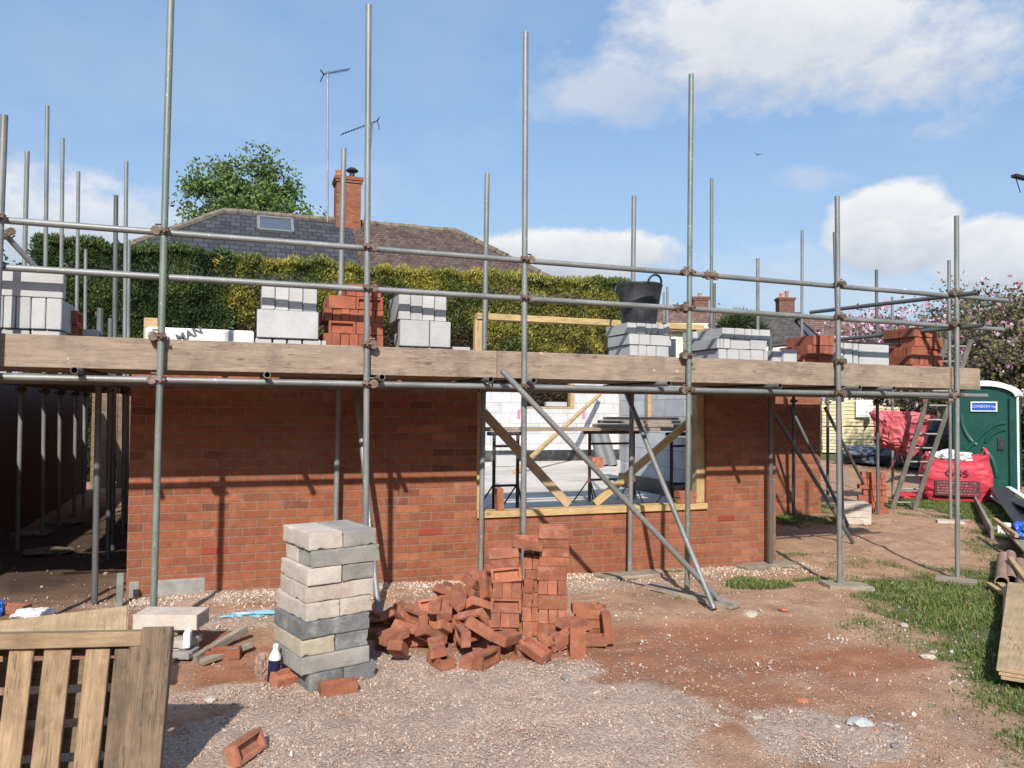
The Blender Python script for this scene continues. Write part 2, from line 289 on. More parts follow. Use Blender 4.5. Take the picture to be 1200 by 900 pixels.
# concrete floor
def slab_mat():
    m,nt,b=newmat('concrete_floor')
    v=coords(nt); n1=noi(nt,v,.9,7,.65); n2=noi(nt,v,30,4,.7); n3=noi(nt,coords(nt,(.4,2.2,1)),2.2,5,.6)
    c=ramp(nt,n1,[(.3,(.44,.39,.34)),(.6,(.60,.55,.49))])
    c=mixc(nt,.35,c,ramp(nt,n2,[(.3,(.3,.3,.3)),(.7,(.7,.7,.7))]),'OVERLAY')
    c=mixc(nt,ramp(nt,n3,[(.55,0.),(.66,.5)]),c,(.27,.25,.23))
    L(nt,c,b.inputs['Base Color']); b.inputs['Roughness'].default_value=.85; bump(nt,b,n2,.3,.004); return m
M['slab']=slab_mat()
def ground_mat():
    m,nt,b=newmat('site_earth')
    v=coords(nt)
    def at(n):
        a=nt.nodes.new('ShaderNodeAttribute'); a.attribute_name=n; return a.outputs['Fac']
    g,rd,gr,dk=at('g_gravel'),at('g_red'),at('g_grass'),at('g_shade')
    n0=noi(nt,v,.9,7,.65); n1=noi(nt,v,4,8,.7); n2=noi(nt,v,22,7,.75); n3=noi(nt,v,90,4,.75)
    earth=ramp(nt,n1,[(.3,(.31,.175,.11)),(.5,(.43,.262,.17)),(.7,(.54,.355,.24))])
    red=ramp(nt,n1,[(.3,(.28,.115,.062)),(.55,(.37,.16,.09)),(.75,(.44,.235,.145))])
    c=mixc(nt,ramp(nt,math_(nt,'ADD',rd,math_(nt,'MULTIPLY',math_(nt,'SUBTRACT',n1,.5),1.1)),[(.25,0.),(.8,1.)]),earth,red)
    vo=N(nt,'ShaderNodeTexVoronoi',Scale=95.); L(nt,v,vo.inputs['Vector'])
    vo2=N(nt,'ShaderNodeTexVoronoi',Scale=42.); L(nt,v,vo2.inputs['Vector'])
    sepc=nt.nodes.new('ShaderNodeSeparateColor'); L(nt,vo.outputs['Color'],sepc.inputs[0])
    sepd=nt.nodes.new('ShaderNodeSeparateColor'); L(nt,vo2.outputs['Color'],sepd.inputs[0])
    st=ramp(nt,sepc.outputs[0],[(0.,(.29,.195,.145)),(.35,(.42,.305,.235)),(.7,(.51,.385,.305)),(1.,(.61,.485,.39))])
    st=mixc(nt,ramp(nt,noi(nt,v,3,5,.65),[(.35,0.),(.65,.5)]),st,(.38,.28,.225))
    gm=ramp(nt,math_(nt,'ADD',g,math_(nt,'MULTIPLY',math_(nt,'SUBTRACT',n1,.5),1.3)),[(.38,0.),(.62,1.)])
    c=mixc(nt,gm,c,st)
    # scattered chips everywhere
    chips=math_(nt,'MULTIPLY',ramp(nt,sepd.outputs[1],[(.80,0.),(.83,1.)]),ramp(nt,vo2.outputs['Distance'],[(.28,1.),(.42,0.)]))
    c=mixc(nt,math_(nt,'MULTIPLY',chips,.35),c,ramp(nt,sepd.outputs[0],[(0.,(.34,.16,.10)),(.5,(.48,.40,.33)),(1.,(.66,.62,.56))]))
    sv=coords(nt,(1.0,.22,1),0); 
    trk=noi(nt,sv,2.4,6,.65)
    c=mixc(nt,ramp(nt,trk,[(.52,0.),(.62,.38)]),c,(.25,.165,.12))
    c=mixc(nt,ramp(nt,noi(nt,coords(nt,(.5,1.4,1)),3.3,7,.75),[(.56,0.),(.7,.5)]),c,(.52,.385,.29))
    gcol=ramp(nt,n2,[(.3,(.045,.07,.02)),(.7,(.12,.16,.05))])
    c=mixc(nt,ramp(nt,math_(nt,'ADD',gr,math_(nt,'MULTIPLY',math_(nt,'SUBTRACT',n2,.5),1.1)),[(.4,0.),(.62,.92)]),c,gcol)
    c=mixc(nt,math_(nt,'MULTIPLY',dk,.94),c,(.06,.042,.032))  # shade of the left passage painted into the earth colour
    c=mixc(nt,.45,c,ramp(nt,n3,[(.25,(.27,.27,.27)),(.75,(.74,.74,.74))]),'OVERLAY')
    c=mixc(nt,.5,c,ramp(nt,n0,[(.3,(.40,.385,.37)),(.7,(.60,.60,.60))]),'OVERLAY')
    c=mixc(nt,ramp(nt,n2,[(.3,.35),(.5,0.)]),c,(.16,.11,.085))
    L(nt,c,b.inputs['Base Color']); b.inputs['Roughness'].default_value=.95; b.inputs['Specular IOR Level'].default_value=.2
    h=math_(nt,'ADD',math_(nt,'MULTIPLY',n2,1.2),math_(nt,'MULTIPLY',n3,.4))
    h=math_(nt,'ADD',h,math_(nt,'MULTIPLY',math_(nt,'SUBTRACT',.5,vo.outputs['Distance']),.5))
    h=math_(nt,'ADD',h,math_(nt,'MULTIPLY',chips,.7))
    bump(nt,b,h,.9,.014)
    return m
M['ground']=ground_mat()
# ------------------------------------------------------------------ geometry
class G:
    def __init__(s): s.v=[]; s.f=[]; s.mi=[]; s.mats=[]; s.cur=0
    def mat(s,m):
        if m not in s.mats: s.mats.append(m)
        s.cur=s.mats.index(m); return s
    def add(s,vs,fs,mx=None):
        o=len(s.v)
        s.v+= [tuple(mx@Vector(p)) if mx else tuple(p) for p in vs]
        s.f+=[tuple(i+o for i in f) for f in fs]; s.mi+=[s.cur]*len(fs); return s
    def box(s,c,d,mx=None,jit=0.):
        x,y,z=[k/2 for k in d]
        vs=[(c[0]+a*x+random.uniform(-jit,jit),c[1]+b*y+random.uniform(-jit,jit),c[2]+e*z+random.uniform(-jit,jit)) for a in(-1,1) for b in(-1,1) for e in(-1,1)]
        return s.add(vs,[(0,1,3,2),(4,6,7,5),(0,4,5,1),(2,3,7,6),(0,2,6,4),(1,5,7,3)],mx)
    def bar(s,p,q,w,h,up=(0,0,1)):
        p,q=Vector(p),Vector(q); d=q-p; x=d.normalized(); y=Vector(up).cross(x)
        if y.length<1e-4: y=Vector((0,1,0)).cross(x)
        y.normalize(); z=x.cross(y)
        mx=Matrix(((x.x,y.x,z.x,p.x),(x.y,y.y,z.y,p.y),(x.z,y.z,z.z,p.z),(0,0,0,1)))
        return s.box((d.length/2,0,0),(d.length,w,h),mx)
    def prism(s,pts,y0,y1,mx=None):
        n=len(pts); vs=[(a,y0,b) for a,b in pts]+[(a,y1,b) for a,b in pts]
        return s.add(vs,[tuple(range(n)),tuple(range(2*n-1,n-1,-1))]+[(i,i+n,(i+1)%n+n,(i+1)%n) for i in range(n)],mx)
    def tube(s,p,q,r,n=14,r2=None,cap=True,hollow=0.,mid=1):
        p,q=Vector(p),Vector(q); r2=r if r2 is None else r2
        d=(q-p); l=d.length; z=d.normalized(); x=z.orthogonal().normalized(); y=z.cross(x)
        o=[]
        def ringp(c,rr): return [tuple(c+x*math.cos(6.28318*i/n)*rr+y*math.sin(6.28318*i/n)*rr) for i in range(n)]
        vs=ringp(p,r)+ringp(q,r2)
        fs=[(i,(i+1)%n,(i+1)%n+n,i+n) for i in range(n)]
        s.add(vs,fs)
        if hollow:
            dd=min(.12,l/3)
            for c,rr,di in ((p,r,1),(q,r2,-1)):
                a=ringp(c,rr); b=ringp(c,hollow); e=ringp(c+z*dd*di,hollow)
                cur=s.cur
                s.add(a+b,[(i,i+n,(i+1)%n+n,(i+1)%n) if di>0 else (i,(i+1)%n,(i+1)%n+n,i+n) for i in range(n)])
                s.mat(M['hole']); s.add(b+e,[(i,i+n,(i+1)%n+n,(i+1)%n) for i in range(n)]+[tuple(range(n,2*n))]); s.cur=cur
        elif cap: s.add(vs,[tuple(range(n-1,-1,-1)),tuple(range(n,2*n))])
        return s
    def lathe(s,prof,n=24,c=(0,0,0),mx=None,sq=(1,1)):
        vs=[(c[0]+r*math.cos(6.28318*i/n)*sq[0],c[1]+r*math.sin(6.28318*i/n)*sq[1],c[2]+z) for r,z in prof for i in range(n)]
        fs=[(k*n+i,k*n+(i+1)%n,(k+1)*n+(i+1)%n,(k+1)*n+i) for k in range(len(prof)-1) for i in range(n)]
        return s.add(vs,fs,mx)
    def build(s,name,mat=None,parent=None,loc=None,rot=None,smooth=False,bevel=0.,auto=None):
        me=bpy.data.meshes.new(name); me.from_pydata(s.v,[],s.f)
        ms=s.mats or [mat]
        for m in ms: me.materials.append(m)
        if len(ms)>1: me.polygons.foreach_set('material_index',s.mi)
        if smooth: me.polygons.foreach_set('use_smooth',[True]*len(s.f))
        me.update()
        if bevel:
            bm=bmesh.new(); bm.from_mesh(me); bmesh.ops.remove_doubles(bm,verts=bm.verts,dist=1e-5)
            bmesh.ops.bevel(bm,geom=[e for e in bm.edges],offset=bevel,segments=1 if bevel<.004 else 2,affect='EDGES',clamp_overlap=True); bm.to_mesh(me); bm.free()
        if auto:
            try: me.set_sharp_from_angle(angle=auto)
            except Exception: pass
        return link(name,me,parent,loc,rot)
def link(name,data,parent=None,loc=None,rot=None):
    o=bpy.data.objects.new(name,data); COL.objects.link(o)
    if parent: o.parent=parent
    if loc is not None: o.location=loc
    if rot is not None: o.rotation_euler=rot
    return o
def tag(o,label,cat,group=None,kind=None):
    if label: o['label']=label
    if cat: o['category']=cat
    if group: o['group']=group
    if kind: o['kind']=kind
    return o
def thing(name,label,cat,loc=(0,0,0),rz=0.,group=None):
    o=bpy.data.objects.new(name,None); COL.objects.link(o); o.location=loc; o.rotation_euler=(0,0,rz); o.empty_display_size=.1
    return tag(o,label,cat,group)
def struct(o): o['kind']='structure'; return o
def align(p,q,axis='X',roll=0.):
    d=(Vector(q)-Vector(p)).normalized(); return d.to_track_quat(axis,'Z' if axis!='Z' else 'Y').to_euler()
def coln(me,cols):
    a=me.color_attributes.new('Col','FLOAT_COLOR','POINT'); a.data.foreach_set('color',np.asarray(cols,dtype=np.float32).ravel())
# ------------------------------------------------------------------ light and sky
SUN_EL,SUN_AZ=R(37),YAW+R(0.5)      # light travels along the view direction: the sun stands behind the photographer
ld=Vector((math.sin(SUN_AZ)*math.cos(SUN_EL),math.cos(SUN_AZ)*math.cos(SUN_EL),-math.sin(SUN_EL)))
sun=bpy.data.lights.new('sun','SUN'); sun.energy=5.; sun.angle=R(.9); sun.color=(1,.94,.86)
so=link('sun',sun,loc=(0,-20,30)); so.rotation_euler=ld.to_track_quat('-Z','Y').to_euler()
w=bpy.data.worlds.new('World'); scene.world=w; w.use_nodes=True; nt=w.node_tree; bg=nt.nodes['Background']
sky=nt.nodes.new('ShaderNodeTexSky'); sky.sky_type='NISHITA'; sky.sun_disc=False; sky.sun_elevation=SUN_EL
sky.sun_rotation=math.atan2(-ld.x,-ld.y); sky.air_density=1.25; sky.dust_density=1.6; sky.ozone_density=2.2
tc=nt.nodes.new('ShaderNodeTexCoord'); dirv=tc.outputs['Generated']
def dotv(v):
    n=nt.nodes.new('ShaderNodeVectorMath'); n.operation='DOT_PRODUCT'; L(nt,dirv,n.inputs[0]); n.inputs[1].default_value=v; return n.outputs['Value']
mpn=nt.nodes.new('ShaderNodeMapping'); mpn.inputs['Scale'].default_value=(1,1,1.7); L(nt,dirv,mpn.inputs[0])
na=noi(nt,mpn.outputs[0],5,9,.6); nb=noi(nt,mpn.outputs[0],13,8,.62)
nn=math_(nt,'ADD',math_(nt,'MULTIPLY',math_(nt,'SUBTRACT',na,.5),2.2),math_(nt,'MULTIPLY',math_(nt,'SUBTRACT',nb,.5),1.6))
total=None; shade=None
#  px,py,rx,ry(px),density,softness
for px,py,rx,ry,den,soft,rag in [(930,50,245,92,.95,.6,.75),(720,105,100,48,.6,.6,.75),(945,208,62,20,.42,.6,.6),(1048,268,72,50,.97,.24,.34),(1165,298,75,42,.95,.24,.34),(675,300,135,36,.97,.24,.42),(70,268,150,52,.8,.5,.5),(420,235,120,60,.28,.9,.6),(960,335,300,60,.45,.8,.5),(150,140,330,60,.12,.9,.9),(-250,240,300,80,.9,.4,.5),(1600,260,200,80,.9,.4,.5),(1050,150,260,60,.12,.9,.9)]:
    r=ray(px,py).normalized(); ri=(Rv-r*Rv.dot(r)).normalized(); up=ri.cross(r)
    a=math_(nt,'DIVIDE',dotv(ri),rx/FPX); bb=math_(nt,'DIVIDE',dotv(up),ry/FPX)
    q=math_(nt,'SQRT',math_(nt,'ADD',math_(nt,'MULTIPLY',a,a),math_(nt,'MULTIPLY',bb,bb)))
    front=math_(nt,'GREATER_THAN',dotv(r),0.)
    m=math_(nt,'ADD',math_(nt,'SUBTRACT',1.,q),math_(nt,'MULTIPLY',nn,rag))
    m=math_(nt,'MULTIPLY',math_(nt,'DIVIDE',m,soft,True),den); m=math_(nt,'MULTIPLY',m,front)
    sh=math_(nt,'MULTIPLY',m,math_(nt,'MULTIPLY_ADD',bb,.5))
    total=m if total is None else math_(nt,'MAXIMUM',total,m)
    s1=math_(nt,'MULTIPLY',m,bb); shade=s1 if shade is None else math_(nt,'ADD',shade,s1)
# thin general veil and clouds elsewhere in the sky
veil=math_(nt,'MULTIPLY',math_(nt,'SUBTRACT',noi(nt,mpn.outputs[0],2.3,8,.6),.46,True),.9)
total=math_(nt,'MAXIMUM',total,veil)
hz=math_(nt,'MULTIPLY',math_(nt,'SUBTRACT',1.,math_(nt,'MULTIPLY',dotv((0,0,1)),2.6),True),.34)
total=math_(nt,'MAXIMUM',total,hz)
cc=ramp(nt,math_(nt,'ADD',math_(nt,'MULTIPLY_ADD',shade,.5),math_(nt,'MULTIPLY',math_(nt,'SUBTRACT',nb,.5),.9)),[(.1,(.52,.56,.64)),(.5,(.70,.725,.77)),(.85,(.86,.86,.87))])
shn=[l.from_node for l in nt.links]
SKYK=.11
cs=nt.nodes.new('ShaderNodeVectorMath'); cs.operation='SCALE'; L(nt,cc,cs.inputs[0]); cs.inputs['Scale'].default_value=.92/SKYK
tint=mixc(nt,1.,sky.outputs[0],(.82,.97,1.08),'MULTIPLY')
nt.nodes[-1].clamp_result=False if hasattr(nt.nodes[-1],'clamp_result') else None
base_=mixc(nt,.42,tint,(.35/SKYK,.54/SKYK,.86/SKYK))
nt.nodes[-1].clamp_result=False
mx=mixc(nt,total,base_,cs.outputs[0]); L(nt,mx,bg.inputs['Color']); bg.inputs['Strength'].default_value=SKYK
scene.view_settings.view_transform='Standard'; scene.view_settings.look='None'; scene.view_settings.exposure=.22; scene.view_settings.gamma=1
# ------------------------------------------------------------------ ground
def zone(u,v,cu,cv,ru,rv,rot=0.):
    du,dv=u-cu,v-cv; c,s=math.cos(rot),math.sin(rot); return math.hypot((du*c+dv*s)/ru,(-du*s+dv*c)/rv)
def soft(q,w=.35): return max(0.,min(1.,(1-q)/w+.5))
gp=lambda x,y:at_g(x,y)
def ell(px,py,ru,rv): p=gp(px,py); return (p.x,p.y,ru,rv)
RED=[ell(700,770,1.4,.7),ell(830,830,1.2,.5),ell(740,795,.9,.55),ell(880,745,.9,.5),ell(560,835,.3,.2),ell(300,790,.55,.5),ell(600,805,.25,.2),ell(250,860,.7,.22),ell(160,760,.7,.5),ell(950,780,.9,.35)]
GRV=[ell(500,880,1.7,1.0),ell(420,800,.7,.5),ell(640,860,.9,.5),ell(330,880,.6,.3),ell(260,815,.5,.2),ell(560,800,.9,.35),ell(960,860,.4,.4),ell(640,690,1.3,.2),ell(830,665,.9,.12),ell(270,700,1.4,.22),ell(500,680,1.3,.25),ell(350,720,.9,.3)]
GRASSZ=[(ell(885,686,.38,.2),1.),(ell(950,610,.75,.7),.9),(ell(955,680,.33,.1),.8),(ell(930,650,.3,.15),.6),(ell(1045,640,.6,.3),.4),(ell(1025,665,.7,.35),.5),(ell(790,671,.12,.05),.8),(ell(1150,630,.6,1.5),1.2),(ell(1100,600,.5,.8),.5),(ell(1100,505,2.5,1.5),.9),(ell(810,700,.3,.05),.55),(ell(845,695,.25,.06),.5),(ell(1180,720,.9,1.2),1.2)]
A0,A1,A2,A3=gp(1020,690),gp(1048,755),gp(1100,800),gp(1170,885)
def strip(u,v):
    # grass verge on the right: bounded by a line from the pole towards the lower right corner
    lim=[(A3.y,A3.x),(A2.y,A2.x),(A1.y,A1.x),(A0.y,A0.x),(8.2,A0.x+2.0)]
    if v<=lim[0][0]: L0=lim[0][1]+(lim[0][0]-v)*.1
    else:
        L0=lim[-1][1]+(v-lim[-1][0])*.35
        for (a,b),(c,d) in zip(lim,lim[1:]):
            if a<=v<c: L0=b+(d-b)*(v-a)/(c-a)
    return (u-L0)
def attrs(u,v):
    n=noise.fractal(Vector((u*1.1,v*1.1,5.)),1.,2.,4)*.5
    g=max([soft(zone(u,v,*e)+n*.8,.6) for e in GRV]); r=max([soft(zone(u,v,*e)+n*.9,.7) for e in RED])
    gr=max([soft(zone(u,v,*e)+n*1.1,.6)*k for e,k in GRASSZ])
    s=strip(u,v)
    if s>-.9 and v<11: gr=max(gr,min(1.25,.40+(s+n*1.3)*.8))
    if v>30 or u>15: gr=max(gr,min(1,max((v-30)*.2,(u-15)*.4)+n))
    path=soft(zone(u,v,9.2,8.6,1.3,3.4,-.75)+n*.9,1.1); gr*=(1-.9*path) if s<2.6 else 1
    if g<.3: g=max(g,.32 if u<3.5 and v<4.6 else .12)
    dk=soft(zone(u,v,-1.7,10,1.3,3.2)+n*.4,.8)  # mask of the painted shade under the left deck
    return g,r*(1-g*.8),max(0,gr),dk
_attrs=attrs; _LU={}
def attrs(u,v):
    k=(round(u*14),round(v*14)); r=_LU.get(k)
    if r is None: r=_LU[k]=_attrs(k[0]/14,k[1]/14)
    return r
_gz=gz; _LZ={}
def _gq(i,j):
    r=_LZ.get((i,j))
    if r is None: r=_LZ[(i,j)]=_gz(i/12,j/12)
    return r
def gz(u,v):
    if abs(u)>60 or abs(v)>60: return _gz(u,v)
    a,b=u*12,v*12; i,j=math.floor(a),math.floor(b); a-=i; b-=j
    return (_gq(i,j)*(1-a)+_gq(i+1,j)*a)*(1-b)+(_gq(i,j+1)*(1-a)+_gq(i+1,j+1)*a)*b
def axis(a,b,step,far):
    x=[a+i*step for i in range(int((b-a)/step)+1)]; k=step
    lo,hi=[],[]; y=a
    while y>-far: k*=1.25; y-=k; lo.append(y)
    k=step; y=x[-1]
    while y<far: k*=1.25; y+=k; hi.append(y)
    return lo[::-1]+x+hi
xs=axis(-4.5,13.5,.055,900); ys=axis(1.5,13.,.055,900)
vs=[];aa=[]
for y in ys:
    for x in xs:
        if -5<x<14.5 and 1<y<14:
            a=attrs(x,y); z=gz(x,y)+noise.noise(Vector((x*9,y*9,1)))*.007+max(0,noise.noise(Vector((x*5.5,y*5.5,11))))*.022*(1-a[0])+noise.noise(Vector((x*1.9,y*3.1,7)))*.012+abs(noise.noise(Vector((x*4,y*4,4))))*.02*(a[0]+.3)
        else: a=(.2,0,1. if (y>34 or x>17 or y<-12) else .2,0); z=gz(x,y)
        vs.append((x,y,z)); aa.append(a)
nx=len(xs); fs=[(j*nx+i,j*nx+i+1,(j+1)*nx+i+1,(j+1)*nx+i) for j in range(len(ys)-1) for i in range(nx-1)]
me=bpy.data.meshes.new('ground'); me.from_pydata(vs,[],fs); me.materials.append(M['ground']); me.polygons.foreach_set('use_smooth',[True]*len(fs))
AR=np.array(aa,dtype=np.float32)
for k,nm in enumerate(('g_gravel','g_red','g_grass','g_shade')):
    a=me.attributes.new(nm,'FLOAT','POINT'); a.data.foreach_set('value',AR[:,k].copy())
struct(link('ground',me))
# gravel chips
def stones(name,n,sampler,size,cols,label,cat):
    V=[];F=[];C=[]
    base=[(1,0,0),(-1,0,0),(0,1,0),(0,-1,0),(0,0,1),(0,0,-1)]
    fc=[(0,2,4),(2,1,4),(1,3,4),(3,0,4),(2,0,5),(1,2,5),(3,1,5),(0,3,5)]
    k=0;tries=0
    while k<n and tries<n*6:
        tries+=1
        p=sampler()
        if p is None: continue
        u,v=p; s=size(u,v)*random.choice((.6,.7,.8,.9,1,1.1,1.5)); c=random.choice(cols); c=sc(c,random.uniform(.7,1.2))
        e=Euler((random.uniform(0,6),random.uniform(0,6),random.uniform(0,6))).to_matrix()
        z=gz(u,v)+s*.35+.004; o=len(V)
        d=(random.uniform(.6,1.3),random.uniform(.6,1.1),random.uniform(.4,.8))
        for b in base:
            q=e@Vector((b[0]*s*d[0]*random.uniform(.6,1.2),b[1]*s*d[1]*random.uniform(.6,1.2),b[2]*s*d[2])); V.append((u+q.x,v+q.y,z+q.z)); C.append((*c,1))
        F+=[tuple(i+o for i in f) for f in fc]; k+=1
    me=bpy.data.meshes.new(name); me.from_pydata(V,[],F); me.materials.append(M['stone']); coln(me,C)
    return tag(link(name,me),label,cat,None,'stuff')
def samp_gravel():
    # denser close to the camera
    v=2.7+4.6*random.random()**1.6; u=random.uniform(-2.8,4.0+v*.35)
    a=attrs(u,v)
    return (u,v) if random.random()<a[0]**1.5*.95+.035 else None
PALE=[(.49,.38,.31),(.43,.32,.26),(.54,.44,.37),(.37,.275,.22),(.34,.27,.235),(.46,.335,.265),(.38,.22,.155)]
stones('gravel',42000,samp_gravel,lambda u,v:random.uniform(.0028,.0055)+.0010*v*.6,PALE,'pale grey and pink gravel strewn over the bare earth','gravel')
def samp_wall():
    u=random.uniform(-.9,6.0); v=7.1-abs(random.gauss(0,.22)); a=random.random()
    return (u,v) if v>5.9 else None
stones('shingle',5200,samp_wall,lambda u,v:random.uniform(.007,.014),[(.58,.48,.39),(.48,.38,.30),(.66,.58,.48),(.36,.26,.2)],'pinkish stone chips spilled along the foot of the brick wall','gravel')
def samp_rub():
    v=3+7*random.random(); u=random.uniform(-2.8,9.5); return (u,v) if strip(u,v)<1.2 else None
stones('rubble',1300,samp_rub,lambda u,v:random.uniform(.006,.017),[(.36,.17,.11),(.45,.37,.31),(.40,.28,.21),(.52,.46,.41),(.3,.25,.22)],'small crumbs of brick and stone scattered across the site','rubble')
def samp_chip():
    cu,cv,r=random.choice(CH); a=random.uniform(0,6.28); k=abs(random.gauss(0,r)); return cu+math.cos(a)*k,cv+math.sin(a)*k*.6
CH=[(gp(1095,765).x,gp(1095,765).y,.25),(gp(1060,740).x,gp(1060,740).y,.3),(gp(1120,800).x,gp(1120,800).y,.2),(gp(985,690+60).x,gp(985,750).y,.35),(gp(745,720).x,gp(745,720).y,.2),(gp(1040,850).x,gp(1040,850).y,.25)]
stones('chippings',300,samp_chip,lambda u,v:random.uniform(.004,.013),[(.50,.46,.41),(.45,.40,.34),(.55,.52,.48)],'white chippings and crumbs of block along the edge of the grass','rubble')
# grass blades
V=[];F=[];C=[]
def blade(u,v,h):
    z=gz(u,v); a=random.uniform(0,6.283); wd=random.uniform(.003,.006)+h*.02; lx,ly=math.cos(a)*h*random.uniform(.2,1.1),math.sin(a)*h*random.uniform(.2,1.1)
    dx,dy=-math.sin(a)*wd,math.cos(a)*wd; o=len(V)
    V.extend([(u-dx,v-dy,z-.01),(u+dx,v+dy,z-.01),(u+lx*.45+dx*.6,v+ly*.45+dy*.6,z+h*.6),(u+lx*.45-dx*.6,v+ly*.45-dy*.6,z+h*.6),(u+lx,v+ly,z+h)])
    F.extend([(o,o+1,o+2,o+3),(o+3,o+2,o+4)])
    k=random.random(); c=(.09+.08*k,.145+.08*k,.03+.025*k)
    if random.random()<.2: c=(.30,.245,.13)
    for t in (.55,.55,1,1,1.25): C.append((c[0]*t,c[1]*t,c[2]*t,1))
cnt=0;tr=0
while cnt<145000 and tr<1500000:
    tr+=1
    v=1.9+11.5*random.random()**1.2; u=random.uniform(1.2,13)
    if u<2.4 and v<5: continue
    X=u*math.cos(YAW)-v*math.sin(YAW); Y=u*math.sin(YAW)+v*math.cos(YAW)
    if X>Y*.9 or Y<2.3: continue
    g=attrs(u,v)[2]
    cl=.5+.9*noise.noise(Vector((u*3.1,v*3.1,2.)))
    if g<.22 or random.random()>(g-.18)*1.3*max(.06,cl+.1): continue
    blade(u,v,random.uniform(.012,.046)*(.4+g*.7)*(1.3 if cl>.7 else 1)); cnt+=1
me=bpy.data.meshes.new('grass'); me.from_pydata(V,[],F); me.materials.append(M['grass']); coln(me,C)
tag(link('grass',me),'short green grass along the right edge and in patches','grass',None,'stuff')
# ------------------------------------------------------------------ building
U0w=at_v(150,600,7.15).x; U1w=at_v(909,600,7.15).x; UW=at_v(962,600,10.).x
FL=EYE-1.13; TOPW=EYE+.50
fa=at_v(558,606,7.15); fb=at_v(828,592,7.15); SILL=EYE-1.055; FTOP=EYE+.945
fu0,fu1=fa.x,fb.x
def wallbox(g,u0,u1,v0,v1,z0,z1): g.box(((u0+u1)/2,(v0+v1)/2,(z0+z1)/2),(u1-u0,v1-v0,z1-z0))
bw=thing('unfinished_building','half built single storey red brick extension with pale block inside','building',(U0w,7.15,0))
def bpart(name,g,mat,par=bw,**k):
    o=g.build(name,mat,par,**k)
    if par is bw: o.location=-bw.location
    return o
g=G(); g.prism([(U0w,-.1),(U1w,-.1),(U1w,TOPW),(fu1,TOPW),(fu1,SILL),(fu0,SILL),(fu0,TOPW),(U0w,TOPW)],7.15,7.25); bpart('front_wall',g,M['brickwall'])
g=G(); g.prism([(U0w+.2,-.1),(U1w-.2,-.1),(U1w-.2,TOPW-.02),(fu1+.002,TOPW-.02),(fu1+.002,SILL-.002),(fu0-.002,SILL-.002),(fu0-.002,TOPW-.02),(U0w+.2,TOPW-.02)],7.35,7.45); bpart('inner_leaf',g,M['blockwall'])
g=G(); wallbox(g,U1w-.1,U1w-.0005,7.252,9.99,-.1,TOPW); bpart('side_wall',g,M['brickwall'])
g=G(); wallbox(g,U0w+.0005,U0w+.1,7.252,16.1,-.1,TOPW); bpart('side_wall',g,M['brickwall'])
g=G(); wallbox(g,U1w-.3,U1w-.2,7.452,10.3,FL-.1,TOPW); bpart('inner_leaf',g,M['blockwall'])
g=G(); wallbox(g,U0w+.2,U0w+.3,7.452,15.79,FL-.1,TOPW); bpart('inner_leaf',g,M['blockwall'])
g=G(); wallbox(g,U1w+.001,UW,10.,10.1,-.1,TOPW); bpart('wing_wall',g,M['brickwall'])
g=G(); wallbox(g,UW-.1,UW-.0005,10.102,16.1,-.1,TOPW); bpart('side_wall',g,M['brickwall'])
BT=EYE+.62; o0=at_v(616,478,15.8).x; o1=at_v(673,478,15.8).x; OS=EYE+.03
g=G(); g.prism([(U0w+.301,FL-.1),(UW-.101,FL-.1),(UW-.101,BT),(o1,BT),(o1,OS),(o0,OS),(o0,BT),(U0w+.301,BT)],15.8,15.95); bpart('back_wall',g,M['blockwall'])
g=G(); wallbox(g,U0w+.31,UW-.11,15.77,15.797,FL+.001,FL+.24); bpart('damp_proof_strip',g,M['dpm'])
g=G(); wallbox(g,U1w-.325,U1w-.303,7.46,10.31,FL+.001,FL+.2); bpart('damp_proof_strip',g,M['dpm'])
g=G(); wallbox(g,U0w+.302,U1w-.302,7.452,15.79,.0,FL); wallbox(g,U1w-.300,UW-.102,10.32,15.79,.0,FL-.001); bpart('floor_slab',g,M['slab'])
g=G(); wallbox(g,o0+.002,o1-.002,15.79,15.94,OS,OS+.04); wallbox(g,o1-.10,o1-.004,15.785,15.94,OS+.042,BT+.25); bpart('timber_lining',g,M['pine'])
dl=at_v(731,500,15.8).x
g=G(); wallbox(g,dl-.13,dl+.02,15.70,15.768,FL+.002,BT+.1); bpart('timber_lining',g,M['pine'])
g=G(); sl=at_v(753,470,10.).x; wallbox(g,U1w-.345,U1w-.302,9.4,9.45,EYE-.25,TOPW+.1); bpart('wall_strap',g,M['pine'])
# pink marks sprayed on the back wall
for px in (608,684):
    p=at_v(px,485,15.79); g=G(); wallbox(g,p.x-.035,p.x+.035,15.790,15.796,p.z-.11,p.z+.09); bpart('paint_mark',g,plain('pink_marker_paint',(.75,.18,.32),.8))
for px,py in ((161,686),(210,685)):
    pass
for a,b in ((151,163),(178,240)):
    p=at_v(a,690,7.15).x; q=at_v(b,690,7.15).x; g=G(); wallbox(g,p,q,7.142,7.2,-.05,.185); bpart('foundation_block',g,M['foundation'],bevel=.004)
for px,py in ((251,640),(504,625),(851,607),(160,5000)):
    if py>900: continue
    p=at_v(px,py,7.15); zc=round((p.z-.0375)/.075)*.075+.0375
    g=G(); g.box((0,0,0),(.215,.03,.064))
    for i in range(9): g.box((-.086+i*.0215,-.0165,0),(.012,.006,.046))
    o=bpart('air_vent',g,M['airbrick'],loc=None); o.location=Vector((p.x,7.16,zc))-bw.location
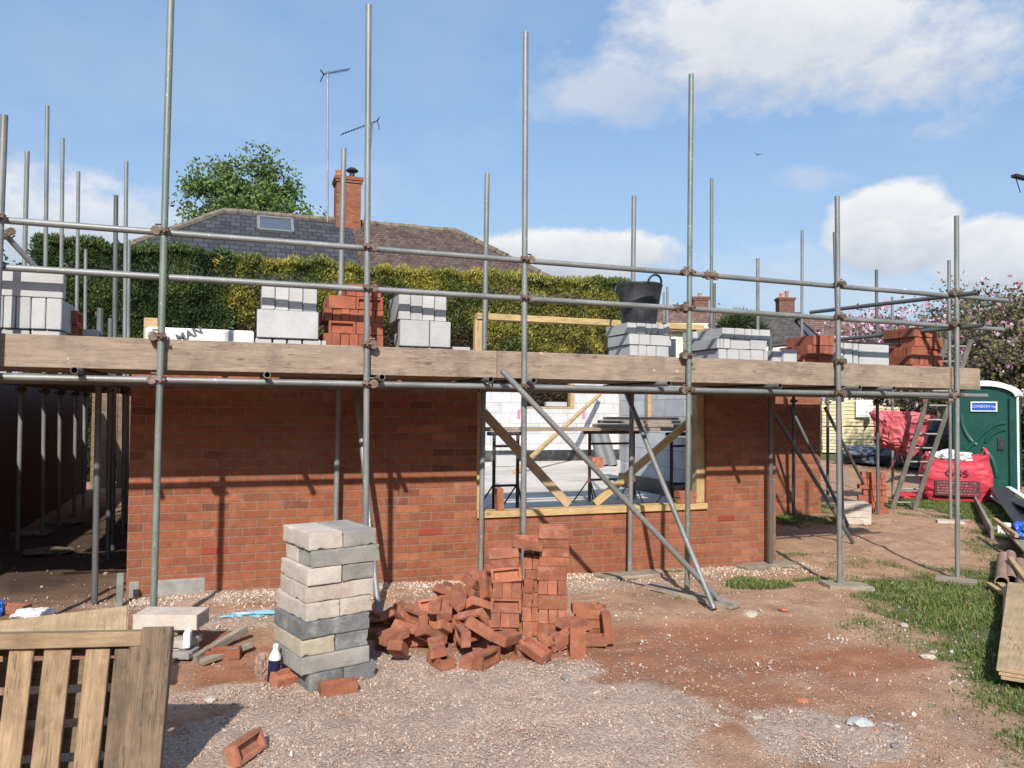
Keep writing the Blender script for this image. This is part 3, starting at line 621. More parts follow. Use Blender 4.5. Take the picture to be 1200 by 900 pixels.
# timber window frame
wf=thing('window_frame','bare timber window frame propped in the brick opening','window frame',(fu0,7.15,SILL))
def fpart(name,p,q,w_,h_,mat=M['pine']):
    g=G(); L_=(Vector(q)-Vector(p)).length; g.box((L_/2,0,0),(L_,w_,h_)); o=g.build(name,mat,wf,bevel=.003)
    o.location=Vector(p)-wf.location; o.rotation_euler=align(p,q); return o
y=7.235; t=.062; z0=SILL+.002
fpart('sill',(fu0+.003,y-.03,z0+t/2),(fu1-.003,y-.03,z0+t/2),.17,t)
fpart('head',(fu0+.003,y,FTOP-t/2),(fu1-.003,y,FTOP-t/2),.10,t)
fpart('jamb',(fu0+.035,y,z0+t+.002),(fu0+.035,y,FTOP-t-.002),.066,.10).rotation_euler=(0,-R(90),0)
fpart('jamb',(fu1-.05,y,z0+t+.002),(fu1-.05,y,FTOP-t-.002),.095,.10).rotation_euler=(0,-R(90),0)
for o in [c for c in wf.children if c.name.startswith('jamb')]: o.rotation_euler=(0,-R(90),0)
a=at_v(566,483,7.38); b=at_v(666,599,7.33); b.z=z0+.07; fpart('brace',a,b,.045,.09,M['pine_grey'])
a=at_v(826,478,7.38); b=at_v(697,600,7.33); b.z=z0+.07; fpart('brace',a,b,.045,.075,M['pine'])
# garden wall to the left of the passage
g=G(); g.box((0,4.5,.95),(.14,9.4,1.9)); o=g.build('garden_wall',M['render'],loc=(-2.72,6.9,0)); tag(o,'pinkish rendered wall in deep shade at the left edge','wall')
# ------------------------------------------------------------------ scaffold
GP='scaffold tubes'
def tubeo(name,p,q,label,cat,mat,group=GP,parent=None,r=.0242,n=14):
    p,q=Vector(p),Vector(q); l=(q-p).length
    g=G().mat(mat); g.tube((0,0,0),(0,0,l),r,n,hollow=r*.84)
    o=g.build(name,mat,parent,auto=R(40),smooth=True); o.location=p; o.rotation_euler=align(p,q,'Z')
    if parent is None: tag(o,label,cat,group)
    return o
def cmesh():
    g=G(); g.tube((0,0,-.026),(0,0,.026),.034,12); g.tube((-.028,.053,0),(.028,.053,0),.034,12)
    for s in(-1,1):
        g.box((s*.043,-.004,0),(.022,.016,.034)); g.tube((s*.046,-.035,0),(s*.046,.03,0),.0065,8); g.tube((s*.046,-.035,0),(s*.046,-.022,0),.013,6)
    g.box((0,.012,.042),(.034,.02,.016)); g.tube((0,.06,.046),(0,-.02,.046),.0065,8); g.tube((0,-.02,.046),(0,-.008,.046),.012,6)
    o=g.build('coupler',M['coupler']); me=o.data; bpy.data.objects.remove(o); return me
CM=cmesh()
def coupler(pole,z,rz=0.):
    o=link('coupler',CM,pole); 
    l=pole.matrix_basis
    o.location=(0,0,z-pole.location.z); o.rotation_euler=(random.uniform(-.05,.05),random.uniform(-.05,.05),rz+random.uniform(-.06,.06)); return o
ZR1,ZR2,ZL=EYE+1.262,EYE+.938,EYE+.19
V0=6.02; V1=7.0
def pole(b,t,label,mat=None,v=None,d=None,zc=(),rz=0.,zbase=None):
    if v: p=at_v(b[0],b[1],v); q=at_v(t[0],t[1],v)
    else: p=at_d(b[0],b[1],d); q=at_d(t[0],t[1],d)
    p.z=gz(p.x,p.y)+.02 if zbase is None else zbase
    o=tubeo('scaffold_pole',p,q,label,'scaffold pole',mat or M['tube'],'upright scaffold poles')
    for z in zc: coupler(o,z,rz)
    return o,p,q
S='upright scaffold pole '
TO=EYE+.50
P1=pole((179,739),(202,-60),S+'stained green, tallest in front, left of the block stack',M['tube_green'],V0,zc=(ZR1,ZL,TO))
P2=pole((428,722),(432,6),S+'rising directly behind the concrete block stack',None,V0,zc=(ZR1,ZR2,ZL,TO))
P3=pole((613,715),(616,38),S+'rising behind the tumbled heap of bricks',None,V0,zc=(ZR1,ZR2,ZL))
P4=pole((805,697),(810,87),S+'with turquoise stain beside the crossing raker feet',M['tube_green'],V0,zc=(ZR1,ZR2,ZL,TO))
P5=pole((984,688),(981,230),S+'on a flat pad between the brick corner and the red bag',None,V0,zc=(ZR1,ZR2,ZL,TO))
P6=pole((1122,682),(1121,253),S+'at the front right corner, in front of the red bag',None,V0,zc=(ZR1,ZR2,ZL))
P0=pole((-18,740),(5,135),S+'cut by the left edge of the picture',None,V0,zc=(ZR1,ZL))
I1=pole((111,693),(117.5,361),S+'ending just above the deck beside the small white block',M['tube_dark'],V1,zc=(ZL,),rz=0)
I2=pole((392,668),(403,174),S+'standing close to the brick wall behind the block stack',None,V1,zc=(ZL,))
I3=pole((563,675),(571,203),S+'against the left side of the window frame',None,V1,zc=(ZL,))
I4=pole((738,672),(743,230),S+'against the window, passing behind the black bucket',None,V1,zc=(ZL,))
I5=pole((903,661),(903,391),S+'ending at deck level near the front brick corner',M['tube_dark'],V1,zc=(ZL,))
for b,t,d,lab,mt in [((20,649),(32,177),8.3,'on the left, shorter neighbour of the two tall left ones','tube'),((50,620),(55.5,124),9.4,'tallest of the background group on the left','tube'),((69,610),(73.5,162),10.1,'third from the left in the background group','tube'),
    ((87,600),(92,201),11,'fourth from the left in the background group','tube'),((98,590),(100.5,292),12,'short and thin against the dark hedge','tube'),((133,600),(136,229),8.4,'shorter one of the pair in front of the dark hedge','tube_dark'),
    ((145,600),(148,189),9.5,'taller one of the pair in front of the dark hedge','tube'),((149,590),(151,281),10.3,'thin, just touching the taller one by the hedge','tube'),((128,600),(129.5,373),7.9,'very short dark stub beside the white block','tube_dark'),
    ((833,560),(834,209),11.1,'thin and mottled, right of the turquoise stained one','tube_green'),((837,560),(837,332),11.7,'dark short one behind the far block stack','tube_dark'),((778,540),(778,342),16,'far away right of the black bucket, shorter of two','tube'),
    ((781.5,540),(782,336),15.4,'far away right of the black bucket, taller of two','tube'),((888,560),(888,303),11.3,'rising behind the long stack of grey blocks','tube'),((939,540),(940,270),13.2,'far one rising behind the middle brick stack','tube'),
    ((988,633),(978,272),10.2,'nearly hidden behind the front one on its pad','tube'),((1029,600),(1027,316),12.2,'behind the small brick tower on the ground','tube_dark'),((1046,560),(1045.5,348),14.5,'far and short behind the ladder','tube'),
    ((1114,611),(1112,305),11.9,'just left of the right corner one, on a concrete pad','tube'),((970,594),(970,420),13.0,'at the end of the far brick wall','tube_dark'),((930,604),(930,450),11.85,'standing against the recessed brick wall','tube_dark')]:
    o,p,q=pole(b,t,S+lab,M[mt],None,d,zc=(ZL-.02,) if mt!='tube_green' else (ZR1-.02,))
def at_vz(px,v,z):
    lo=at_v(px,480,v); 
    for _ in range(3):
        x,y,_d=proj((lo.x,v,z)); lo=at_v(px,y,v)
    return lo.x
RV=V0+.053
def hline(px0,px1,z,v,label,mat='tube',name='scaffold_rail',cat='guard rail',group='horizontal scaffold tubes',z1=None):
    a=(at_vz(px0,v,z),v,z); b=(at_vz(px1,v,z1 or z),v,z1 or z)
    return tubeo(name,a,b,label,cat,M[mat],group)
hline(-170,831,ZR1,RV,'upper guard rail tube running left from the mottled joint')
hline(833,1180,ZR1-.004,RV,'upper guard rail tube running right past the corner pole',z1=EYE+1.235)
hline(-170,796,ZR2,RV,'lower guard rail tube running left in front of the bucket')
hline(798,1175,ZR2,RV,'lower guard rail tube running right past the corner pole',z1=EYE+.915)
hline(-170,575,ZL,RV,'bright ledger tube under the left half of the deck',name='scaffold_ledger',cat='ledger tube')
hline(577,1156,ZL,RV,'ledger tube under the right half of the deck',name='scaffold_ledger',cat='ledger tube')
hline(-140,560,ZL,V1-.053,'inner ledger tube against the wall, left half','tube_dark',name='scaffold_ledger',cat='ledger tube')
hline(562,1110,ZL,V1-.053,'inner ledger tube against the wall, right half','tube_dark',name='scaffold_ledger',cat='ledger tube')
# joint sleeves
for px,z in ((832,ZR1-.002),(797,ZR2)):
    x=at_vz(px,RV,z); g=G(); g.tube((-.075,0,0),(.075,0,0),.031,12); 
    for s in(-.04,.04): g.tube((s,-.02,-.045),(s,-.02,.045),.007,8); g.box((s,-.028,-.036),(.03,.03,.02)); 
    o=g.build('sleeve_coupler',M['coupler'],loc=(x,RV,z)); tag(o,'pale rusty sleeve joining two %s guard rail tubes'%('upper' if z>EYE+1.1 else 'lower'),'sleeve coupler','tube joints')
# return rails at the right corner
for k,(z,e,f) in enumerate(((EYE+1.215,(1147,343),(950,366)),(EYE+.885,(1152,381),(1000,397)))):
    a=at_v(e[0],e[1],5.78); b=Vector((a.x-.42,8.6,z))
    if k==0: b=at_v(f[0],f[1],8.0)
    tubeo('scaffold_rail',a,b,('upper' if k==0 else 'lower')+' guard rail tube turning back at the right corner','guard rail',M['tube_dark'],'horizontal scaffold tubes')
# transoms
TZ=ZL+.049
for k,(px,lab) in enumerate(((88,'left of the tall green pole'),(313,'midway between the first two poles'),(447,'right beside the pole behind the block stack'),(574,'left of the raker head'),(624,'right beside the pole behind the brick heap'),(782,'above the window, left of the turquoise pole'),(912,'above the front brick corner'),(1005,'right beside the pole on its pad'),(1045,'nearest the red bags'))):
    x=at_vz(px,V0-.1,TZ); a=Vector((x,V0-.13,TZ)); b=Vector((x+random.uniform(-.03,.03),7.1,TZ))
    tubeo('scaffold_transom',a,b,'short transom tube under the deck, open end '+lab,'transom tube',M['tube' if k%3 else 'tube_dark'],'short tubes under the deck')
# rakers
def rake(a,b,lab,mat='tube'): return tubeo('scaffold_brace',a,b,lab,'brace tube',M[mat],'sloping scaffold tubes')
a=at_v(588,434,5.93); b=at_v(845,708,5.72); b.z=gz(b.x,b.y)+.03; rake(a,b,'long sloping brace tube crossing the window to the sole board')
a=at_v(735,463,6.97); b=at_g(837,717); b.z+=.02; rake(a,b,'steeper brace tube landing beside the end of the sole board')
a=at_v(418,457,6.97); b=at_g(444,724); b.z+=.01; rake(a,b,'near upright brace tube behind the block stack')
a=Vector((6.15,8.9,EYE+.15)); b=at_g(1000,638); b.z+=.02
a=at_v(908,486,7.9); rake(a,b,'dark brace tube reaching the ground beside the white blocks','tube_dark')
a=at_v(926,476,9.3); b=at_g(994,618); b.z+=.02; rake(a,b,'dark brace tube crossing the recessed brick wall','tube_dark')
a=at_d(967,478,11.5); b=at_d(1016,575,12.6); rake(a,b,'dark brace tube ending behind the small brick tower','tube_dark')
a=at_d(-6,262,6.6); b=at_d(46,318,6.9); o=rake(a,b,'short sloping tube behind the far left white block','tube')
b_=link('coupler',CM,o); b_.location=(0,0,.12)
# boards
def board(name,a,b,w_,t_,label,cat,mat,group,roll=False,jit=.002):
    a,b=Vector(a),Vector(b); l=(b-a).length; g=G()
    n=max(1,int(l/.5)); 
    for i in range(1): g.box((l/2,0,0),(l,w_,t_),jit=jit)
    o=g.build(name,mat,bevel=.003); o.location=a; o.rotation_euler=align(a,b); return tag(o,label,cat,group)
TB0,TB1=EYE+.262,EYE+.487; DK=EYE+.302
tm=(TB0+TB1)/2
tj=[at_vz(p,6.085,tm) for p in (-160,582,1108,1145)]
board('toe_board',(tj[0],6.085,tm),(tj[1]-.004,6.085,tm),.038,.225,'weathered toe board edging the left half of the deck','toe board',M['board'],'toe boards')
board('toe_board',(tj[1],6.085,tm),(tj[2]+.05,6.085,tm-.004),.038,.225,'cracked brown toe board edging the right half of the deck','toe board',M['board'],'toe boards')
board('toe_board',(tj[2]+.052,6.07,tm-.006),(tj[3],6.07,tm-.008),.045,.228,'short toe board offcut at the far right end of the deck','toe board',M['board'],'toe boards')
DB='boards of the deck seen from below'
sp=[(-5.2,-2.4),(-2.4,1.5),(1.5,5.4),(5.4,tj[3]-.05)]
for j in range(4):
    vv=6.225+j*.232+(.02 if j==3 else 0)
    for (a,b) in sp:
        board('scaffold_board',(a+.005,vv,DK-.019),(b-.005,vv,DK-.019),.225,.038,'dirty scaffold board laid flat in the deck along the front wall','scaffold board',M['board_dirty'],DB)
for j in range(5):
    for (a,b) in ((7.2,11.1),(11.1,15.0)):
        board('scaffold_board',(-2.28+j*.235,a+.005,DK-.06),(-2.28+j*.235,b-.005,DK-.06),.225,.038,'dirty scaffold board laid flat over the dark left passage','scaffold board',M['board_dirty'],'boards over the left passage')
for j in range(4):
    board('scaffold_board',(5.9,8.95+j*.24,DK-.02),(9.8,8.95+j*.24,DK-.02),.225,.038,'scaffold board of the platform before the recessed brick wall','scaffold board',M['board_dirty'],'boards before the recessed wall')
for j in range(3):
    board('scaffold_board',(6.1+j*.24,7.03,DK-.022),(6.1+j*.24,8.8,DK-.022),.225,.038,'scaffold board of the platform turning the right corner','scaffold board',M['board_dirty'],'boards at the right corner')
def sole(px0,py0,px1,py1,w_,lab,mat='sole'):
    a,b=at_g(px0,py0),at_g(px1,py1); a.z+=.022; b.z+=.022
    return board('sole_board',a,b,w_,.038,lab,'sole board',M[mat],'pads under the poles',jit=.006)
sole(868,668,926,662,.2,'thin timber sole board at the foot of the front brick corner')
sole(702,679,770,675,.2,'timber sole board lying on shingle under the window')
sole(762,689,862,714,.16,'long weathered sole board under the crossing braces')
sole(966,688,1018,690,.24,'flat pinkish pad under the pole near the grass','sole')
sole(1096,680,1144,686,.2,'flat timber pad under the front right corner pole')
sole(1098,612,1130,614,.22,'pale concrete pad under the pole beside the ladder','block_pale')
PILE=[(-0.602,-0.13,0.032,0.0,-0.0,0.221),(-0.335,-0.06,0.076,0.117,-0.383,-0.988),(-0.204,0.23,0.032,-3.141,-0.0,1.005),(-0.397,-0.561,0.032,0.0,0.0,2.182),(-0.595,0.086,0.032,0.0,-0.0,-0.259),(-0.273,-0.383,0.141,-1.571,-0.0,1.879),(-0.749,0.022,0.032,-0.0,-0.0,2.011),(-0.365,0.166,0.032,0.0,-0.0,1.027),(-0.245,-0.2,0.072,-0.0,2.745,-0.682),(-0.552,0.238,0.097,-0.0,0.0,1.657),(-0.402,0.023,0.117,-0.111,0.361,2.883),(-0.552,0.225,0.032,0.0,0.0,2.513),(-0.565,0.009,0.116,-1.571,0.0,1.789),(-0.421,0.318,0.118,-1.571,-2.13,0.0),(-0.177,-0.087,0.11,-1.22,-2.542,0.853),(-0.657,0.033,0.097,3.142,-0.0,-1.352),(-0.131,-0.077,0.21,0.0,0.679,1.571),(-0.199,0.089,0.092,-0.095,-0.224,2.98),(-0.918,-0.032,0.032,-3.142,-0.0,0.103),(-0.095,-0.557,0.051,-1.571,-0.0,-2.095),(-0.559,0.199,0.184,0.001,-0.211,-1.406),(-0.498,-0.271,0.1,0.453,-2.6,0.813),(-0.259,0.011,0.189,-2.317,0.022,1.115),(-0.427,-0.224,0.146,0.592,0.38,2.638),(-0.113,0.21,0.147,-1.571,-0.312,-1.571),(-0.774,0.273,0.032,0.0,-0.0,2.885),(-0.162,-0.333,0.176,0.112,-0.552,-3.045),(-0.398,-0.11,0.132,-0.304,2.593,-0.559),(-0.195,-0.019,0.245,-0.588,0.389,0.746),(-0.303,0.318,0.253,1.571,2.825,-0.0),(-0.15,0.231,0.228,-0.306,0.247,1.331),(-1.011,0.237,0.107,0.324,-0.744,2.681),(-0.673,-0.202,0.122,2.534,0.05,-0.581),(-0.553,0.005,0.228,-1.065,0.0,-2.41),(-0.775,-0.266,0.051,1.571,-0.0,3.03),(-0.392,0.232,0.15,-1.474,-0.347,-2.791),(-0.798,-0.107,0.159,2.457,0.621,1.233),(-0.368,0.143,0.169,2.649,-0.099,0.393),(-0.758,0.194,0.125,-2.045,-0.0,-1.735),(-0.945,0.118,0.095,1.506,0.454,-0.146),(-0.632,-0.119,0.183,1.614,-0.024,-0.851),(-0.958,0.289,0.146,3.051,0.795,-0.126),(-1.061,0.067,0.131,1.571,-0.0,-0.151),(-0.82,0.227,0.14,1.108,-0.142,-1.665),(-0.666,0.317,0.245,-1.572,-0.07,-0.0),(-0.768,-0.021,0.207,0.914,-0.481,-2.099),(-0.372,0.017,0.215,2.543,-0.287,0.777),(-0.914,0.001,0.116,1.571,-0.0,0.36),(-0.647,0.251,0.256,1.551,2.148,0.001),(-0.429,0.222,0.278,-1.242,-0.132,2.1),(-0.507,-0.107,0.232,-1.612,-0.865,1.636),(-1.096,-0.103,0.112,-0.0,3.142,-0.744),(-0.902,-0.161,0.122,0.007,-2.911,1.551),(-0.696,-0.02,0.279,-0.894,0.451,1.086),(-0.423,-0.131,0.256,0.029,0.376,-1.526),(-0.253,0.113,0.302,-0.461,0.258,-0.801),(-0.749,-0.367,0.128,-3.064,-0.097,0.892),(-0.658,0.151,0.261,0.823,-0.622,0.131),(-0.993,-0.251,0.1,0.019,0.785,0.262),(-0.224,-0.223,0.209,2.163,-0.298,-0.497),(-0.196,0.228,0.371,1.886,-0.266,2.409),(-0.146,0.063,0.369,0.866,-0.916,1.753),(-0.454,0.098,0.307,0.778,0.056,2.164),(-0.756,0.229,0.295,0.906,-0.954,-0.067),(-0.962,-0.041,0.2,3.142,-0.0,0.483),(-0.42,0.234,0.366,-0.213,-0.17,-2.231),(-0.18,-0.529,0.032,3.142,-0.0,1.055),(-0.338,-0.077,0.319,2.285,0.314,-1.584),(-0.911,-0.011,0.284,-1.571,-0.0,1.535),(-0.262,0.164,0.373,0.445,-0.286,2.402),(-0.675,-0.552,0.096,0.094,-0.677,-1.877),(-0.35,0.12,0.414,1.3,0.509,-0.908),(-0.747,0.064,0.255,0.805,0.621,-2.904),(-0.858,0.289,0.262,0.708,2.065,-0.013),(-0.428,-0.53,0.106,-0.166,-3.076,-1.334),(-0.883,0.176,0.241,-2.019,2.038,0.044),(-0.054,-0.255,0.033,0.0,-0.0,-3.106),(0.497,-0.149,0.032,0.0,0.0,2.094),(0.491,-0.379,0.107,-1.545,-1.571,0.0),(0.387,-0.197,0.072,0.0,-0.397,0.523),(0.279,-0.266,0.088,-0.126,0.395,-2.937),(0.118,-0.269,0.032,-0.0,0.0,-1.366),(0.024,-0.338,0.118,-0.193,-3.035,1.07),(0.209,-0.432,0.073,-0.222,-0.297,2.432),(0.862,-0.413,0.032,-0.0,-0.0,-1.343),(0.891,0.02,0.033,-0.0,0.0,1.555),(0.976,0.039,0.108,3.127,-1.571,0.0),(1.049,-0.047,0.051,1.571,-0.0,0.622)]

# ------------------------------------------------------------------ bricks
def brick_mesh(frog,seed,size=(.215,.1025,.065),chip=0.):
    rnd=random.Random(seed); bm=bmesh.new(); bmesh.ops.create_cube(bm,size=1.)
    for v in bm.verts: v.co=Vector((v.co.x*size[0],v.co.y*size[1],v.co.z*size[2]))+Vector([rnd.uniform(-.002,.002) for _ in range(3)])
    if frog:
        f=max(bm.faces,key=lambda f:f.calc_center_median().z)
        bmesh.ops.inset_individual(bm,faces=[f],thickness=.025); bmesh.ops.inset_individual(bm,faces=[f],thickness=.010)
        for v in f.verts: v.co.z-=.026
    es=[e for e in bm.edges if len(e.link_faces)==2 and e.calc_face_angle(0)>1.2 and all(abs(abs(v.co.x)-size[0]/2)<.006 or abs(abs(v.co.y)-size[1]/2)<.006 for v in e.verts)]
    bmesh.ops.bevel(bm,geom=es,offset=.0035+chip,segments=2,affect='EDGES')
    me=bpy.data.meshes.new('brick'); bm.to_mesh(me); bm.free(); return me
BM=[brick_mesh(True,i) for i in range(4)]; BMD=[m.copy() for m in BM]
for m in BM: m.materials.append(M['brick'])
for m in BMD: m.materials.append(M['brickdeck'])
def brick(mx,label,group,deck=False,half=0):
    o=bpy.data.objects.new('brick',random.choice(BMD if deck else BM)); COL.objects.link(o)
    if half: mx=mx@Matrix.Diagonal((half,1,1,1))
    o.matrix_world=mx
    return tag(o,label,'brick',group)
def TR(x,y,z): return Matrix.Translation((x,y,z))
def RZ(a): return Matrix.Rotation(a,4,'Z')
def RX(a): return Matrix.Rotation(a,4,'X')
def RY(a): return Matrix.Rotation(a,4,'Y')
def frame(p,rz): return TR(*p)@RZ(rz)
rg=random.Random(5)
def course(fr,z,kind,w_,deep,label,group,deck=False,j=.006,x0=0.):
    """one course of bricks; returns its height. F flat stretchers, S stretchers on edge, E ends on edge, H flat headers"""
    js=lambda: rg.uniform(-j,j)
    if kind=='F':
        n=max(1,round(w_/.22))
        for r in range(max(1,round(deep/.107))):
            for i in range(n): brick(fr@TR(x0+(i-(n-1)/2)*.218+js(),.053+r*.107+js(),z+.033)@RZ(js()*3),label,group,deck)
        return .066
    if kind=='H':
        n=max(1,round(w_/.107))
        for r in range(max(1,round(deep/.22))):
            for i in range(n): brick(fr@TR(x0+(i-(n-1)/2)*.107+js(),.108+r*.218+js(),z+.033)@RZ(math.pi/2+js()*3),label,group,deck)
        return .066
    if kind=='S':
        n=max(1,round(w_/.22))
        for r in range(max(1,round(deep/.069))):
            for i in range(n): brick(fr@TR(x0+(i-(n-1)/2)*.218+js(),.034+r*.069+js()*.5,z+.052)@RX(R(90) if (r or rg.random()<.55) else R(-90))@RY(js()*.5),label,group,deck)
        return .1035
    if kind=='E':
        n=max(1,round(w_/.07))
        for r in range(max(1,round(deep/.22))):
            for i in range(n): brick(fr@TR(x0+(i-(n-1)/2)*(.0695)+js()*.4,.108+r*.218+js()*1.5,z+.052)@RZ(math.pi/2)@RX(R(90)),label,group,deck)
        return .1035
def stack(fr,z,kinds,w_,deep,label,group,deck=False,j=.006,lean=0.,shift=.012):
    x=0.
    for k in kinds:
        if isinstance(k,tuple): k,ww,xo=k
        else: ww,xo=w_,0
        z+=course(fr@TR(0,0,0)@TR(rg.uniform(-shift,shift)+lean*z+xo,rg.uniform(-shift,shift),0)@RZ(rg.uniform(-.04,.04)),z,k,ww,deep,label,group,deck,j)
    return z
O=at_g(590,750)
PF=frame(O,-YAW-.04)
LOOSE='loose red brick lying tumbled in the heap in front of the wall'
for t in PILE:
    m=PF@TR(t[0]+.02,t[1]-.02,t[2]+.004)@Euler(t[3:6]).to_matrix().to_4x4()
    x,y=t[0],t[1]
    if (-.14<x<.5 and y>-.15) or x>.5: continue
    if t[2]>.07+.42*(t[0]+1.02): continue
    if rg.random()<.13: brick(m,'broken half brick lying tumbled in the heap before the wall','broken bricks of the heap',half=rg.uniform(.42,.6))
    else: brick(m,LOOSE,'tumbled bricks of the heap')
GC1='bricks of the columns in the heap'
stack(PF@TR(.02,-.06,0),0.,['S','E','S','E'],.22,.22,'red brick in the leaning left column of the heap',GC1,lean=.02)
stack(PF@TR(.05,-.04,0)@RY(-.10),.42,['S','F','F'],.22,.22,'red brick in the leaning left column of the heap',GC1,lean=.02)
stack(PF@TR(.05,.0,0)@RY(.16),.655,['F'],.22,.22,'red brick in the leaning left column of the heap',GC1,lean=.0)
stack(PF@TR(.20,.10,0),0.,['E','E','E','E','H','E'],.14,.22,'red brick on end in the middle of the heap columns',GC1,j=.008)
stack(PF@TR(.355,.06,0),0.,['S','E','S','E','S','F','F','F','F'],.225,.30,'red brick in the straight right column of the heap',GC1,j=.004,shift=.008)
brick(PF@TR(.17,.13,.69)@RZ(.1),'red brick lying on top of the middle of the heap columns',None)
stack(PF@TR(.62,.10,0)@RZ(-.12),0.,['F','F','F'],.22,.2,'red brick in the small low pile right of the columns','bricks of the small low pile')
brick(PF@TR(.60,.16,.20)@RZ(.1),'red brick topmost on the small low pile right of the columns',None)
for x,y,z,a,b,c in ((.74,-.01,.108,.2,1.45,.3),(.53,-.02,.05,1.57,0,.5),(.45,-.12,.05,1.57,.2,1.2),(.37,-.16,.055,1.2,.1,1.9),(.49,.0,.13,.1,.1,.7),(.62,-.07,.033,0,0,.1)):
    brick(PF@TR(x,y,z)@Euler((a,b,c)).to_matrix().to_4x4(),'loose red brick beside the small low pile','bricks round the small low pile')
for px,py,rz,rx,lab in ((396,812,.4,.0,'broken red brick lying in front of the concrete block stack'),(288,889,1.3,1.2,'red brick standing half tilted at the bottom edge, right of the pallet'),(440,742,.3,1.5,'red brick tilted up beside the block stack, left of the heap'),(17,719,-.1,0,'red brick lying on the ground behind the pallet'),(340,800,.8,.3,'red brick tucked against the foot of the block stack'),(262,772,.2,0,'dark red brick under the timber offcuts')):
    p=at_g(px,py); brick(TR(p.x,p.y,p.z+(.035 if rx<1 else .05))@RZ(rz-YAW)@RX(rx),lab,None)
a=at_v(802,588,7.22); g_=TR(a.x,7.19,SILL+.064+.034); brick(g_@RZ(.15),'red brick resting on the window sill at the right',None); brick(g_@TR(-.01,.0,.066)@RZ(.08),'upper red brick on the sill at the right',None)
a=at_v(581,600,7.3); brick(TR(a.x,7.2,SILL+.064+.11)@RX(.1)@RY(1.5),'red brick standing on end on the sill at the left',None)
# deck brick stacks
def dfr(px,v,rz=0.): return frame((at_vz(px,v,DK+.3),v,0),rz)
def chipped(d,mt):
    # a block with worn arrises: a gridded box whose edges are eaten by noise
    bm=bmesh.new(); bmesh.ops.create_cube(bm,size=1.); bmesh.ops.subdivide_edges(bm,edges=bm.edges[:],cuts=15,use_grid_fill=True); sd=rg.uniform(0,99)
    for v in bm.verts:
        p=Vector((v.co.x*d[0],v.co.y*d[1],v.co.z*d[2])); q=p+Vector((sd,0,0)); c=v.co
        ds=sorted([(.5-abs(c[i]))*d[i] for i in range(3)]); k=math.exp(-ds[1]/.006)
        chip=max(0,noise.noise(q*19)-.2)*.022*math.exp(-ds[1]/.011)
        n=Vector([math.copysign(1 if (.5-abs(c[i]))*d[i]<.02 else 0,c[i]) for i in range(3)])
        if n.length: n.normalize()
        p-=n*(.0025*k+chip); p+=n*(noise.noise(q*45)*.0012+noise.noise(q*7)*.002); v.co=p
    me=bpy.data.meshes.new('block'); bm.to_mesh(me); bm.free(); me.materials.append(mt); me.polygons.foreach_set('use_smooth',[True]*len(me.polygons)); me.set_sharp_from_angle(angle=R(42)); return me
def block(c,d,mat,label,cat='concrete block',group=None,rz=0.,name='concrete_block',fr=None,bev=.004,jit=.0015,rx=0.):
    if bev>=.005: o=link(name,chipped(d,M[mat]))
    else: g=G(); g.box((0,0,0),d,jit=jit); o=g.build(name,M[mat],bevel=bev)
    m=TR(*c)@RZ(rz)@RX(rx); o.matrix_world=(fr@m) if fr else m
    return tag(o,label,cat,group)
for px,v,ks,ww,dd,lab,dk in ((416,6.32,['E','S','E','S',('E',.30,.06)],.47,.22,'the left brick stack on the deck',0.),(962,6.5,['S','E',('E',.30,.03)],.38,.22,'the middle brick stack on the deck, right of the grey blocks',0.),(1086,6.45,['S','E','S',('E',.45,.04),('E',.38,-.02)],.5,.22,'the right brick stack on the deck, by the corner pole',0.)):
    fr=dfr(px,v)
    z=DK+(.195 if px<500 else .19 if px<1000 else .12)
    n=int(ww/.225)
    for i in range(n+1): block((fr.translation.x-ww/2+.05+i*(ww-.1)/max(1,n),v+.22,DK+(z-DK)/2),(.1,.42,z-DK-.002),'aircrete','pale block hidden under '+lab,'concrete block','blocks under the brick stacks')
    stack(fr,z,ks,ww,dd*2 if px<500 else dd*1.5,'new red brick in '+lab,'bricks stacked on the deck',True,j=.005)
# far left bricks behind the white blocks
fr=dfr(80,6.55); stack(fr,DK,['E','E','E','E'],.14,.22,'red brick stacked behind the far left white blocks','bricks behind the far left blocks',True)
# aircrete stacks on the deck : boxes placed by their edges
def pb(px0,px1,v,z0,z1,dep,label,mat='aircrete',grp='pale blocks on the deck',rz=0.):
    a=at_vz(px0,v,(z0+z1)/2); b=at_vz(px1,v,(z0+z1)/2)
    return block(((a+b)/2,v+dep/2,(z0+z1)/2),(b-a-.0012,dep,z1-z0-.0015),mat,label,'concrete block',grp,rz)
V=6.2
zA=DK+.235
pb(-75,74,V,zA+.225,zA+.445,.1,'big smooth white block on top of the far left stack')
pb(-20,73,V+.12,zA+.225,zA+.44,.1,'second white block behind the top of the far left stack')
for i,(a,b) in enumerate(((-30,-13),(-12,3),(4,18),(19,35.5),(36.5,53),(54,72))): pb(a,b,V,zA,zA+.222,.44,'upright white block end in the lower row of the far left stack')
for a,b in ((-30,-1),(1,34),(36,70)): pb(a,b,V+.02,DK,zA-.003,.4,'pale block at the bottom of the far left stack',)
pb(84,114,6.9,DK,DK+.31,.1,'small white block standing beside the short pole stub on the left')
zB=DK+.235
xs_=(307,323,339,355.5,372)
pb(301,373,V,zB,zB+.218,.1,'wide grey block in the middle row of the stack left of the bricks')
pb(303,371,V+.105,zB,zB+.216,.3,'grey block behind the middle row of the stack left of the bricks')
for i in range(4): pb(xs_[i],xs_[i+1]-.6,V+.02+.01*i,zB+.22,zB+.43,.40,'upright grey block %s from left on top of the first tall stack'%('one','two','three','four')[i])
for a,b in ((299,318),(320,335),(337,353),(355,376),(377,382)): pb(a,b,V+.02,DK,zB-.003,.42,'pale block end under the stack left of the bricks')
zD=DK+.21
